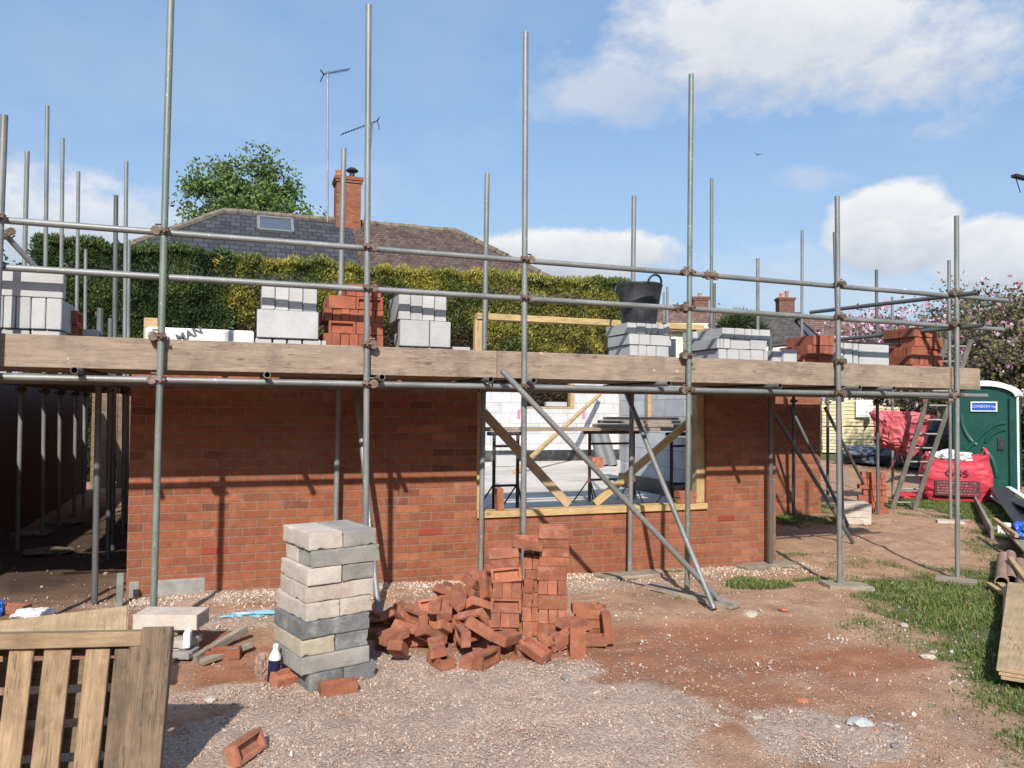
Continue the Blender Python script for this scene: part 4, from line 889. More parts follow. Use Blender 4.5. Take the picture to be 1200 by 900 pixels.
pb(469,503,V,zD,zD+.215,.1,'left white block in the middle row of the stack right of the bricks'); pb(504,528,V,zD,zD+.215,.1,'right white block in the middle row of the stack right of the bricks')
pb(470,527,V+.11,zD,zD+.213,.3,'pale block behind the middle row of the stack right of the bricks')
for i,(a,b) in enumerate(((467.5,481),(481.5,495),(495.5,509),(509.5,523))): pb(a,b,V+.01+.012*i,zD+.218,zD+.43,.42,'upright white block %s from left on top of the stack right of the bricks'%('one','two','three','four')[i])
for a,b in ((470,487),(488,506),(507,526)): pb(a,b,V+.02,DK,zD-.003,.4,'pale block end under the stack right of the bricks')
pb(528.5,551,V+.25,DK,DK+.24,.1,'small pale block lying right of the stack behind the toe board')
def coursing(v,px0,px1,rows,nm,z0=DK,under=True,dep=.44):
    z=z0
    hh=.104
    if under:
        n=max(2,int((px1-px0)/26))
        for i in range(n):
            a=px0+2+(px1-px0-4)*i/n; b=px0+2+(px1-px0-4)*(i+1)/n; pb(a,b,v+.02,z,z+.2,.4,'pale block end under '+nm)
        z+=.203
    for r,cuts in enumerate(rows):
        for i,(a,b) in enumerate(zip(cuts,cuts[1:])):
            pb(a+.25,b-.25,v+rg.uniform(0,.02),z,z+hh-.003,dep,'pale grey cut block in the %s course of %s'%(('bottom','middle','top','fourth')[r],nm))
        z+=hh
    return z
zE=coursing(6.3,737,785,[(738,748,758,769,784),(737,749,762,787),(735,746,757,764,771,778,785)],'the stack under the black bucket')
coursing(6.32,843,902,[(842,852,866,880,895,900),(840,844,848,856,879,899),(846,861,873,881,890,903)],'the long stack behind the turquoise pole')
coursing(6.75,812,829,[(812,829),(812,829),(812,829)],'the short stack behind the frame head',dep=.2)
pb(905,918,6.5,DK+.12,DK+.33,.2,'narrow grey block left of the middle bricks'); pb(918.5,934,6.45,DK+.12,DK+.335,.3,'wide pale block left of the middle bricks'); pb(906,933,6.5,DK,DK+.117,.3,'low pale block left of the middle bricks')
for i,(a,b) in enumerate(((983,988),(989,999),(1000,1006),(1007,1042))): pb(a,b,6.42+.01*i,DK+.21,DK+.43,.4 if i<3 else .1,'pale block %s from left in the upper row between bricks'%('one','two','three','four')[i])
for i,(a,b) in enumerate(((984,994),(995,1009),(1010,1028),(1029,1040))): pb(a,b,6.43,DK,DK+.207,.4,'pale block end in the lower row between the two right brick stacks')
pb(1008,1041,6.55,DK+.2,DK+.425,.3,'pale block hidden behind the upper row between the brick stacks')
g=G(); g.box((0,0,0),(.7,.42,.02)); o=g.build('plastic_sheet',M['blackboard'],loc=(at_vz(1012,6.6,DK+.44),6.68,DK+.445),bevel=.003); tag(o,'black flat board lying over the pale blocks between bricks','board')
# pale stuff along the wall head
def wbox(px0,px1,v,z0,z1,dep,name,mat,label,cat,bev=.01):
    a=at_vz(px0,v,z0); b=at_vz(px1,v,z0); g=G(); g.box((0,0,0),(b-a,dep,z1-z0)); o=g.build(name,M[mat],bevel=bev,loc=((a+b)/2,v+dep/2,(z0+z1)/2)); return tag(o,label,cat)
ib=wbox(170,297,7.26,TOPW+.004,EYE+.685,.08,'insulation_board','foil','white foil wrapped insulation board lettered MAN along the wall top','insulation board')
wbox(262,272,7.252,TOPW+.03,EYE+.683,.003,'tape_strip','foilgrey','grey tape strip round the white insulation board','tape',0)
bpy.data.objects['tape_strip'].parent=ib; bpy.data.objects['tape_strip'].location=(at_vz(267,7.25,2)-ib.location.x,-.0425,0)
for k in('label','category'): del bpy.data.objects['tape_strip'][k]
def text(s,size,mat,parent,loc,rot,name='lettering',ext=.001,bold=0.,sx=1.):
    cu=bpy.data.curves.new(name,'FONT'); cu.body=s; cu.size=size; cu.extrude=ext; cu.offset=bold; cu.materials.append(mat); cu.align_x='CENTER'; cu.align_y='CENTER'
    o=link(name,cu,parent,loc,rot); o.scale=(sx,1,1); return o
mk=plain('grey_print',(.09,.09,.095),.6)
xt=at_vz(222,7.25,2.28)-ib.location.x
text('MAN',.10,mk,ib,(xt,-.043,.035),(R(90),-R(25),0),bold=.004)
g=G(); 
for i in range(3): g.prism([(-.06+i*.035,-.05),(-.04+i*.035,-.05),(-.06+i*.035,.03),(-.08+i*.035,.03)],-.001,.001)
g.build('printed_mark',mk,ib,loc=(xt-.17,-.043,-.02))
g=G(); g.box((0,0,.12),(.11,.05,.5)); g.box((.03,.06,.12),(.05,.06,.5)); o=g.build('timber_post',M['pine'],loc=(at_vz(176,7.3,2.3),7.35,TOPW-.1),bevel=.003); tag(o,'short pine offcut upright on the wall head left of the insulation','timber')
wbox(373,386,7.3,TOPW+.004,EYE+.60,.1,'concrete_block','aircrete','pale block on the wall head just left of the deck bricks','concrete block',.003)
# bucket
bx=at_vz(748,6.55,2.4); bk=thing('rubber_bucket','black rubber tub bucket with two handles on the grey blocks','bucket',(bx,6.53,zE+.002))
g=G(); prof=[(.0,.0),(.150,.0),(.158,.01),(.175,.12),(.195,.24),(.215,.36),(.222,.375),(.218,.385),(.205,.372),(.165,.12),(.148,.02),(0,.02)]
prof=[(r,z+(.0 if z<.2 else .012*math.sin(r*40))) for r,z in prof]
g.lathe(prof,40,sq=(1.02,.95)); g.build('tub',M['rubber'],bk,smooth=True,auto=R(50))
for s in(-1,1):
    g=G(); pts=[(math.cos(t)*.075,0,.375+math.sin(t)*.075) for t in [i*math.pi/10 for i in range(11)]]
    for p,q in zip(pts,pts[1:]): g.tube(p,q,.011,8)
    o=g.build('handle',M['rubber'],bk,smooth=True,rot=(0,0,R(8)),loc=(.0 if s<0 else .02,s*.2,-.0)); o.rotation_euler=(s*-.25,0,R(6))
    o.location=(.04,s*.11,.02) if s<0 else (-.03,.2,.0)
# ------------------------------------------------------------------ concrete block stack in front
BO=at_g(398,803); BF=frame(BO,-YAW+.64)
# local: x to the right along the front face, y away; each course two blocks; h=.1
cs_=[('A','block_dark',.03),('S','block_grey',-.03),('A','block_buff',-.03),('S','block_dark',-.03),('A','block_pale',-.005),('S','block_pale',.0),('A','block_pale',.01),('S','block_grey',.02),('A','block_pale',.015)]
ordn=['bottom','second','third','fourth','fifth','sixth','seventh','eighth','top']
z=.0
for k,(kind,mt,xo) in enumerate(cs_):
    a=rg.uniform(-.045,.045); fr=BF@TR(xo+rg.uniform(-.008,.008),rg.uniform(-.01,.01),0)@RZ(a); zz=z+.051
    nm='in the %s course of the front block stack'%ordn[k]
    GB='blocks of the front block stack'
    if kind=='A':
        for s in(-1,1):
            m2=mt
            if k==2 and s==1: m2='block_dark'
            if k in(6,8) and s==1: m2='block_grey'
            tone={'block_grey':'grey','block_buff':'buff','block_dark':'dark grey','block_pale':'pale'}[m2]
            block((s*.109,.22,zz),(.214,.438,.1),m2,'%s concrete block end, %s side %s'%(tone,'left' if s<0 else 'right',nm),'concrete block',GB,rz=rg.uniform(-.012,.012),fr=fr,bev=.005,jit=.0035)
    else:
        for s in(0,1):
            tone={'block_grey':'grey','block_buff':'buff','block_dark':'dark grey','block_pale':'pale'}[mt]
            block((0,.108+s*.219,zz),(.438,.214,.1),mt if not(k==7 and s==1) else 'block_pale','%s concrete block, %s one %s'%(tone if not(k==7 and s) else 'pale','front' if s==0 else 'rear',nm),'concrete block',GB,rz=rg.uniform(-.012,.012),fr=fr,bev=.005,jit=.0035)
    z+=.1025
# bottle and bag at its foot
p=at_g(320,800); bt=thing('plastic_bottle','dark blue bottle with pale cap leaning by the block stack','bottle',p); bt.rotation_euler=(0,.06,-YAW); bt.location.z+=.005
g=G(); g.lathe([(0,0),(.034,0),(.036,.01),(.036,.12),(.036,.135)],20); g.build('bottle_body',M['navy'],bt,smooth=True,auto=R(40))
g=G(); g.lathe([(.036,.136),(.034,.16),(.018,.19),(.014,.2)],20); g.build('bottle_shoulder',M['sheet'],bt,smooth=True)
g=G(); g.lathe([(.016,.2),(.016,.225),(.0,.226)],16); g.build('cap',M['white'],bt,smooth=True,auto=R(40))
def crumple(name,p,d,mat,label,cat,seed=1,rz=0.,amp=.35,sub=4,flat=0.):
    bm=bmesh.new(); bmesh.ops.create_icosphere(bm,subdivisions=sub,radius=1)
    for v in bm.verts:
        n=v.co.copy(); k=1+amp*noise.fractal(n*1.6+Vector((seed*7,0,0)),.9,2.,4)+amp*.4*abs(noise.noise(n*4+Vector((seed,3,0))))
        c=Vector((n.x*d[0]*k/2,n.y*d[1]*k/2,n.z*d[2]*k/2)); c.z=max(c.z,-d[2]*.45); v.co=c
    me=bpy.data.meshes.new(name); bm.to_mesh(me); bm.free(); me.materials.append(M[mat])
    o=link(name,me,None,(p[0],p[1],p[2]+d[2]*.44),(0,0,rz)); return tag(o,label,cat)
p=at_g(308,797); crumple('plastic_bag',p,(.10,.1,.17),'clay','crumpled pinkish bag beside the dark blue bottle','bag',3)
# slab on rubble, offcuts, left side
p=at_g(192,768); SB=frame(p,-YAW-.02)
GS='stones piled under the pale slab'
for x,y,z,d,rz,mt,lab in ((0.03,.04,.03,(.30,.2,.05),.1,'block_pale','flat pale stone at the bottom of the little slab pile'),(.12,-.03,.03,(.2,.14,.045),-.1,'block_grey','grey stone at the lower right of the little slab pile'),(.02,.05,.085,(.34,.2,.05),-.12,'block_pale','pinkish flat stone in the middle of the little slab pile'),(-.05,.02,.14,(.22,.12,.05),.7,'block_grey','tilted grey stone in the little slab pile')):
    block((x,y,z),d,mt,lab,'stone',GS,rz,'stone_slab',SB,.008,.006)
block((-.0,.10,.215),(.42,.215,.10),'block_pale','pale concrete block lying on the little slab pile behind the pallet','concrete block',None,.03,fr=SB,bev=.006,jit=.003)
block((.165,-.02,.12),(.04,.12,.10),'white','white plastic offcut leaning on the little slab pile','offcut',None,.3,'plastic_offcut',SB,.004,.003)
def timber(name,a,b,w_,h_,mat,label,cat='timber',group=None,bev=.003):
    a,b=Vector(a),Vector(b); l=(b-a).length; g=G(); g.box((l/2,0,0),(l,w_,h_),jit=.002); o=g.build(name,M[mat],bevel=bev); o.location=a; o.rotation_euler=align(a,b); return tag(o,label,cat,group)
a=at_g(228,776); b=at_g(288,752); a.z+=.02; b.z+=.09; timber('timber_offcut',a,b,.04,.05,'sole','upper weathered timber offcut beside the slab pile')
a=at_g(236,780); b=at_g(294,764); a.z+=.02; b.z+=.05; timber('timber_offcut',a,b,.06,.03,'sole','lower weathered timber offcut beside the slab pile')
a=at_g(140,712); b=a+Vector((.0,.02,.27)); timber('timber_stake',a-Vector((0,0,.04)),b,.05,.05,'tube_green','short green timber stake upright in the ground by the passage','stake')
p=at_g(40,725); crumple('plastic_bag',p,(.28,.14,.08),'sheet','crumpled white plastic behind the pallet on the left','plastic sheet',5)
p=at_g(0,722); crumple('plastic_tub',p,(.05,.07,.12),'blue','dark blue plastic scrap at the left edge','plastic scrap',8)
p=at_g(300,722); crumple('rag',p,(.36,.10,.035),'rag','pale blue rag lying on the ground behind the block stack','rag',11,-YAW+.25,.9)
# single stones
GR='stones scattered on the bare earth'
for k,(px,py,s,mt,lab) in enumerate(((1009,851,.10,'aircrete','pale grey wedge of block lying alone near the lower right'),(663,795,.055,'block_grey','small grey stone below the right end of the brick heap'),(948,756,.05,'clay','reddish stone on the path'),(889,843,.05,'block_buff','buff stone left of the pale wedge'),(650,722,.08,'block_pale','pale stone right of the brick heap near the shingle'),(247,823,.07,'block_pale','pale stone between pallet and block stack'),(880,722,.09,'block_pale','flat pale stone just beyond the end of the sole board'),(1050,876,.05,'block_grey','grey stone near the bottom right corner'),(703,752,.05,'block_pale','pale stone by the small low brick pile'),(1087,772,.07,'block_pale','white stone on the grass edge'),(1060,735,.06,'block_pale','white chip on the grass below the corner pole'),(918,716,.06,'potred','orange brick fragment on the path'),(940,823,.05,'potred','orange brick crumb near the pale wedge'),(1078,855,.06,'clay','brown stone at the edge of the verge'))):
    p=at_g(px,py); bm=bmesh.new(); bmesh.ops.create_icosphere(bm,subdivisions=2,radius=.5)
    for v in bm.verts: v.co=v.co*(1+.5*noise.noise(v.co*2.3+Vector((k*3,0,0)))); v.co.z*=.55
    me=bpy.data.meshes.new('stone'); bm.to_mesh(me); bm.free(); me.materials.append(M[mt]); o=link('stone',me,None,(p.x,p.y,p.z+s*.18),(0,0,k)); o.scale=(s*1.5,s,s); tag(o,lab,'stone',GR)
# ------------------------------------------------------------------ pallet in the foreground (standing on edge, leaning back)
pc=at_z(92,905,.12); pl=thing('wooden_pallet','weathered wooden pallet standing on edge in the lower left corner','pallet',(pc.x,pc.y,0))
pl.rotation_euler=(-.16,.012,-YAW-.02+.10)
# local: x right, z up, y away. front plane y=0
sx=1/258.   # metres per photo pixel at the pallet
def X(px): return (px-112)*sx
def pp(name,x0,x1,z0,z1,y0,y1,mat,rot=0.,jit=.002):
    g=G(); 
    if (x1-x0)>(z1-z0): g.box((0,0,0),(x1-x0,y1-y0,z1-z0),jit=jit); o=g.build(name,M[mat],pl,bevel=.003); o.rotation_euler=(0,rot,0)
    else: g.box((0,0,0),(z1-z0,y1-y0,x1-x0),jit=jit); o=g.build(name,M[mat],pl,bevel=.003); o.rotation_euler=(0,-R(90)+rot,0)
    o.location=((x0+x1)/2,(y0+y1)/2,(z0+z1)/2); return o
HT=.685
pp('rail',X(-60),X(163),HT-.075,HT-.012,-.012,.085,'pallet',rot=-.018)
for a,b in ((20,46),(57,86),(102,128),(-22,8)): pp('slat',X(a),X(b),.0,HT-.078,.012,.032,'pallet')
pp('slat',X(133),X(162),.0,HT-.08,.012,.034,'pallet_dark')
pp('corner_board',X(163.5),X(197),.0,HT+.015,-.03,-.008,'pallet_dark')
pp('corner_board',X(-30),X(10),.26,HT-.03,-.034,-.014,'pallet')
pp('bearer',X(150),X(190),.0,HT-.01,-.006,.088,'pallet_dark')
for i,zz in enumerate((.02,.16,.30,.44)): pp('back_slat',X(-60),X(160),zz,zz+.105,.092,.112,'pallet_dark',rot=-.03)
pp('back_slat',X(-60),X(160),HT-.12,HT-.02,.092,.112,'pallet_dark')
a=at_d(-60,748,3.8); b=at_d(150,722,4.15); g=G(); l=(b-a).length; g.box((l/2,0,0),(l,.34,.032),jit=.004)
o=g.build('broken_board',M['ply'],bevel=.006); o.location=a+Vector((0,0,-.03)); o.rotation_euler=align(a,b); o.rotation_euler.rotate_axis('X',R(12)); tag(o,'split pale board lying behind the top of the pallet','board')
a=at_d(-20,756,3.85); b=at_d(110,738,4.05); g=G()
for t in(.3,):
    q=a.lerp(b,t); g.box((q.x,q.y,q.z/2-.02),(.1,.1,q.z-.02))
o=g.build('timber_block',M['pallet_dark'],bevel=.004); tag(o,'rough timber block propping the split board behind the pallet','timber')
# ------------------------------------------------------------------ foliage helpers
nr=np.random.RandomState(11)
def leafmesh(name,P,D,Sz,Wd,Cl,mat,parent=None,seed=0,tri=False):
    """P centres, D directions (n,3), Sz length, Wd width, Cl colours"""
    n=len(P); rs=np.random.RandomState(seed)
    D=D/np.linalg.norm(D,axis=1)[:,None]; Rn=rs.normal(size=(n,3)); S=np.cross(D,Rn); S/=np.linalg.norm(S,axis=1)[:,None]
    L_=D*Sz[:,None]; W=S*Wd[:,None]
    if tri:
        V=np.stack([P-W,P+W,P+L_],1); k=3
    else:
        V=np.stack([P,P+L_*.5+W,P+L_,P+L_*.5-W],1); k=4
    me=bpy.data.meshes.new(name); me.vertices.add(n*k); me.vertices.foreach_set('co',V.reshape(-1).astype(np.float32))
    me.loops.add(n*k); me.loops.foreach_set('vertex_index',np.arange(n*k,dtype=np.int32)); me.polygons.add(n); me.polygons.foreach_set('loop_start',np.arange(0,n*k,k,dtype=np.int32)); me.polygons.foreach_set('loop_total',np.full(n,k,dtype=np.int32))
    me.update(); me.validate(); me.materials.append(mat)
    C=np.ones((n,k,4),dtype=np.float32); C[:,:,:3]=np.clip(Cl,0,1)[:,None,:]; coln(me,C.reshape(-1,4))
    return link(name,me,parent)
def pal(n,cols,rs,j=.25):
    c=np.array(cols)[rs.randint(0,len(cols),n)]; return c*(1+rs.uniform(-j,j,(n,1)))
def hedge(name,x0,x1,y0,y1,z1,n,cols,label,topw=None,seed=1,core=(.02,.028,.012),brown=None,lump=.35,size=(.06,.12)):
    rs=np.random.RandomState(seed); h=thing(name,label,'hedge',((x0+x1)/2,(y0+y1)/2,0))
    LX,LY,LZ=x1-x0,y1-y0,z1
    # sample faces: front, top, ends
    A=[LX*LZ,LX*LY,LY*LZ*.8,LY*LZ*.8]; pr=np.array(A)/sum(A); f=rs.choice(4,n,p=pr); a=rs.rand(n); b=rs.rand(n)
    P=np.zeros((n,3)); Nn=np.zeros((n,3))
    m=f==0; P[m]=np.c_[x0+a[m]*LX,np.full(m.sum(),y0),b[m]*LZ]; Nn[m]=(0,-1,.35)
    m=f==1; P[m]=np.c_[x0+a[m]*LX,y0+b[m]*LY,np.full(m.sum(),LZ)]; Nn[m]=(0,-.3,1)
    m=f==2; P[m]=np.c_[np.full(m.sum(),x0),y0+a[m]*LY,b[m]*LZ]; Nn[m]=(-1,0,.3)
    m=f==3; P[m]=np.c_[np.full(m.sum(),x1),y0+a[m]*LY,b[m]*LZ]; Nn[m]=(1,0,.3)
    disp=np.array([noise.fractal(Vector((p[0]*.8,p[1]*.8,p[2]*.9+seed)),.8,2.,4) for p in P])
    d2=np.array([noise.noise(Vector((p[0]*3.3,p[1]*3.3,p[2]*3.3+seed))) for p in P])
    # round the shoulders
    P[:,:]+=Nn*(disp*lump+d2*.14-rs.rand(n)*.16)[:,None]
    sh=np.clip((P[:,2]-(LZ-.5))/.5,0,1); P[:,1]+=sh*.25*(f==0)
    D=Nn*.9+rs.normal(scale=.5,size=(n,3))+np.array([0,0,.35])
    lf=np.array([noise.noise(Vector((p[0]*1.1+40,p[1]*1.1,p[2]*1.7+seed))) for p in P]); ii=np.clip((.5+lf*1.1+rs.normal(scale=.16,size=n))*len(cols),0,len(cols)-1).astype(int)
    C=np.array(cols)[ii]*(1+rs.uniform(-.12,.12,(n,1)))
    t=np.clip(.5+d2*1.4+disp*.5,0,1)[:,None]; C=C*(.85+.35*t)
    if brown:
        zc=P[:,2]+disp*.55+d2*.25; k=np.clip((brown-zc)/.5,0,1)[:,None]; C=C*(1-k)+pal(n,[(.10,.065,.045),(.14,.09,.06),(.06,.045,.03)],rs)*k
    leafmesh('foliage',P-np.array(h.location),D,rs.uniform(*size,n),rs.uniform(.010,.021,n),C,M['needle'],h,seed)
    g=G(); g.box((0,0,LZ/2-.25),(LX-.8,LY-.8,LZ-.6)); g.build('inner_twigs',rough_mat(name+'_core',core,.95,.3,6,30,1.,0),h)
    return h
hx=at_v(236,300,18.).x; hl=at_v(38,300,18.).x; hr=at_v(742,330,18.).x
HZ=EYE+3.42
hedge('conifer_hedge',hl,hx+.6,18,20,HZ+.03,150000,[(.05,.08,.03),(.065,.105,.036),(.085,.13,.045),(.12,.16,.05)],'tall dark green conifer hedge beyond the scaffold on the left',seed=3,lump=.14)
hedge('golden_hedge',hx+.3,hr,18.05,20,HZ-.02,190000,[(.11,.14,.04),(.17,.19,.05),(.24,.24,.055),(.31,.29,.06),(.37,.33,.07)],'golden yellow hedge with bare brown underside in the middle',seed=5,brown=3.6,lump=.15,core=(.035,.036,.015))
def tree(name,base,h,rad,cols,label,n,seed,leaf=.16,trunk=.16,cat='tree',crown_base=.3,barkm='bark',flat=1.,gaps=.18,blossom=None,lobes=26,openk=.5,mat='leaf',twigs=0):
    rs=np.random.RandomState(seed); r2=random.Random(seed)
    t=thing(name,label,cat,base)
    g=G(); top=Vector((0,0,h*.72)); g.tube((0,0,-.3),(0,0,h*crown_base),trunk,10,trunk*.75); g.tube((0,0,h*crown_base),(r2.uniform(-.2,.2),0,h*.8),trunk*.75,8,trunk*.2)
    ctr=[]
    for i in range(lobes):
        a=r2.uniform(0,6.283); el=r2.uniform(-.35,1.); rr=rad*math.sqrt(max(0,1-max(el,0)**2*.85))*r2.uniform(.35,.95)
        c=Vector((math.cos(a)*rr,math.sin(a)*rr*flat,h*crown_base+(h*(1-crown_base))*(.42+.5*el)*r2.uniform(.85,1.02)))
        ctr.append(c); s=Vector((0,0,min(c.z*.75,h*r2.uniform(crown_base,.7)))); mid=s.lerp(c,.5)+Vector((r2.uniform(-.3,.3),r2.uniform(-.3,.3),.25))*rad*.2
        g.tube(s,mid,trunk*.38,6,trunk*.22); g.tube(mid,c,trunk*.22,6,trunk*.05)
        for _ in range(3+twigs):
            e=c+Vector((r2.uniform(-1,1),r2.uniform(-1,1),r2.uniform(-.6,1.1)))*rad*(.2 if not twigs else .26); g.tube(mid.lerp(c,r2.uniform(.4,1)),e,trunk*.1,4,trunk*.02)
    g.build('trunk',M[barkm],t,smooth=True)
    lr=np.array([r2.uniform(.2,.36)*rad for _ in ctr]); ci=rs.randint(0,lobes,n); q=rs.normal(size=(n,3)); q/=np.linalg.norm(q,axis=1)[:,None]
    rr=rs.rand(n)**openk; P=np.array([tuple(c) for c in ctr])[ci]+q*(lr[ci]*rr)[:,None]*np.array([1.15,1.15,.85])
    k=np.array([noise.noise(Vector(p)*(2.6/rad)*1.6+Vector((seed,0,0))) for p in P]); keep=k>-gaps; P=P[keep]; q=q[keep]; k=k[keep]; n=len(P)
    D=q*.6+rs.normal(scale=.7,size=(n,3))+np.array([0,0,-.1])
    k2=np.array([noise.noise(Vector(p)*(9/rad)+Vector((0,seed,0))) for p in P])
    C=pal(n,cols,rs)*(.8+.35*k2)[:,None]
    leafmesh('crown',P,D,rs.uniform(.6,1.2,n)*leaf,rs.uniform(.25,.4,n)*leaf,C,M[mat],t,seed)
    if blossom:
        nb_,bc,bs=blossom; ci=rs.randint(0,lobes,nb_); q=rs.normal(size=(nb_,3)); q/=np.linalg.norm(q,axis=1)[:,None]
        B=np.array([tuple(c) for c in ctr])[ci]+q*(lr[ci]*rs.uniform(.5,.98,nb_))[:,None]
        B=np.repeat(B,5,0)+rs.normal(scale=bs*.25,size=(nb_*5,3)); Dd=rs.normal(size=(nb_*5,3))+np.array([0,0,.8])
        leafmesh('blossom',B,Dd,rs.uniform(.7,1.2,nb_*5)*bs,rs.uniform(.3,.45,nb_*5)*bs,pal(nb_*5,bc,rs,.15),M['petal'],t,seed+9)
    return t
tp=at_d(297,250,46); 
tree('ash_tree',(tp.x,tp.y,0),EYE+(477-178)/900*46+.2,4.9,[(.15,.23,.06),(.17,.26,.07),(.09,.16,.045),(.21,.30,.10)],'leafy green tree rising behind the slate roof',60000,21,.24,.28,lobes=64,gaps=.02,crown_base=.35,openk=.6)
# ------------------------------------------------------------------ house with hipped roof
HV=27.; rl=at_v(262,249,HV); rr_=at_v(535,270,HV); zr=(rl.z+rr_.z)/2; er=3.3; run=4.4; ez=zr-er
xl,xr=rl.x,rr_.x; xm=at_v(410,262,HV).x
ho=thing('neighbour_house','neighbouring house with half slate, half old tile hipped roof','house',((xl+xr)/2,HV,0))
def hp(name,vs,fs,mat,par=None,thick=.0,**k):
    g=G(); g.add([Vector(v)-Vector(ho.location) for v in vs],fs); return g.build(name,mat,par or ho,**k)
def roofhalf(name,xa,xb,hipx,mat):
    s=1 if hipx>xb or hipx>xa else -1
    A=(xa,HV,zr);B=(xb,HV,zr);th=.08
    vs=[A,B,(xb if s<0 else xb,HV-run,ez),(xa,HV-run,ez)]
    return vs
# left half (slate): ridge xl..xm, hip out to xl-run
def prismroof(name,mat,xin,xout,s):
    # xin: party line, xout: apex, hip corner at xout+s*run
    c=xout+s*run; vs=[(xin,HV,zr),(xout,HV,zr),(c,HV-run,ez),(xin,HV-run,ez),(c,HV+run,ez),(xin,HV+run,ez)]
    fs=[(0,1,2,3),(1,4,2),(0,5,4,1),(3,2,4,5),(0,3,5)]
    if s<0: fs=[tuple(reversed(f)) for f in fs]
    return hp(name,vs,fs,mat)
prismroof('slate_roof',M['slate'],xm-.01,xl,-1)
prismroof('tiled_roof',M['oldtile'],xm+.01,xr,1)
loc0=Vector(ho.location)
def ridge(a,b,r=.13):
    g=G(); a,b=Vector(a)-loc0,Vector(b)-loc0; n=max(2,int((b-a).length/.45)); rq=random.Random(3)
    for i in range(n): p=a.lerp(b,i/n); q=a.lerp(b,(i+.96)/n); o=Vector((0,0,rq.uniform(-.015,.015))); g.tube(p+o,q+o,r*.88,8,r)
    return g.build('ridge_tiles',M['stonecap'],ho)
ridge((xl,HV,zr),(xm,HV,zr)); ridge((xm,HV,zr),(xr,HV,zr)); ridge((xl,HV,zr),(xl-run,HV-run,ez)); ridge((xr,HV,zr),(xr+run,HV-run,ez))
g=G(); g.box(((xl+xr)/2-loc0.x,0,ez/2-.05),(xr-xl+2*run-.8,2*run-.8,ez-.1)); g.build('house_wall',M['cream'],ho)
def chim(par,x,y,z0,z1,w_,d_,pots,mat,off):
    g=G(); g.box((x,y,(z0+z1)/2),(w_,d_,z1-z0)); g.box((x,y,z1-.16),(w_+.08,d_+.08,.07)); g.box((x,y,z1-.05),(w_+.14,d_+.14,.12)); c=g.build('chimney',mat,par)
    for dx,h,m_ in pots:
        g=G(); g.lathe([(.12,0),(.13,.05),(.11,.1),(.12,h-.04),(.14,h),(.1,h)],14,(x+dx,y,z1+.01)); g.build('chimney_pot',m_,c,smooth=True)
    return c
p0=at_v(390,262,HV); p1=at_v(423,262,HV); cz=at_v(405,209,HV).z
cm=chimney_mat(); ch=chim(ho,(p0.x+p1.x)/2-loc0.x,-.0,zr-.9,cz-.05,(p1.x-p0.x)*.86,.8,[(-.3,.28,M['potred'])],cm,0)
g=G(); g.lathe([(.09,0),(.09,.22),(.2,.26),(.22,.3),(.12,.38),(0,.42)],16,((p0.x+p1.x)/2-loc0.x+.15,0,cz)); g.build('cowl',M['rubber'],ch,smooth=True,auto=R(40))
# roof window on the slate slope
def on_slope(px,py):
    r=ray(px,py); n=Vector((0,-er,run)).normalized(); o=Vector((xl,HV,zr)); t=(o-CAM).dot(n)/r.dot(n); return CAM+r*t
n_=Vector((0,-er,run)).normalized()
q=[on_slope(306,256),on_slope(343,259),on_slope(347,274),on_slope(303,271)]
q=[Vector((min(q[0].x,q[3].x),(q[0].y+q[1].y)/2,(q[0].z+q[1].z)/2)),Vector((max(q[1].x,q[2].x)-.1,(q[0].y+q[1].y)/2,(q[0].z+q[1].z)/2)),Vector((max(q[1].x,q[2].x)-.1,(q[2].y+q[3].y)/2,(q[2].z+q[3].z)/2)),Vector((min(q[0].x,q[3].x),(q[2].y+q[3].y)/2,(q[2].z+q[3].z)/2))]
g=G(); 
for a,b in ((0,1),(1,2),(2,3),(3,0)): g.bar(q[a]+n_*.05-loc0,q[b]+n_*.05-loc0,.09,.09,n_)
rw=g.build('roof_window',M['lead'],ho)
g=G(); g.add([k+n_*.06-loc0 for k in q],[(3,2,1,0)]); g.build('glass_pane',M['skyglass'],rw)
# aerials
def aerial(px,py_top,d,tilt,dirx,length,label,base):
    t=at_d(px,py_top,d); a=thing('roof_aerial',label,'tv aerial',base); b0=Vector(base)
    g=G(); g.tube((0,0,0),t-b0,.03,6); g.build('mast',M['alu'],a)
    g=G(); c=t-b0; dr=Vector((dirx*math.cos(tilt),.3,math.sin(tilt))).normalized(); g.tube(c-dr*length*.15,c+dr*length*.85,.014,6)
    for i in range(13): p=c+dr*length*(-.1+.92*i/12); g.tube(p-Vector((.08,-.3,.04))*.5,p+Vector((.08,-.3,.04))*.5,.007,4)
    g.build('boom',M['rubber'],a)
    g=G(); p=c-dr*length*.15
    for s in(-1,1): g.bar(p,p+Vector((-.1*dirx,.2,.22*s)),.012,.05); 
    g.build('reflector',M['rubber'],a); return a
cb=at_v(384,245,HV)
aerial(384,86,26.6,.45,1,1.05,'tv aerial on a tall banded mast beside the brick chimney',(cb.x,HV-.1,zr-.35))
aerial(436,144,26.4,-.4 ,-1,1.35,'lower tv aerial pointing left behind the scaffold pole',(at_v(427,246,HV).x,HV,zr-.2))
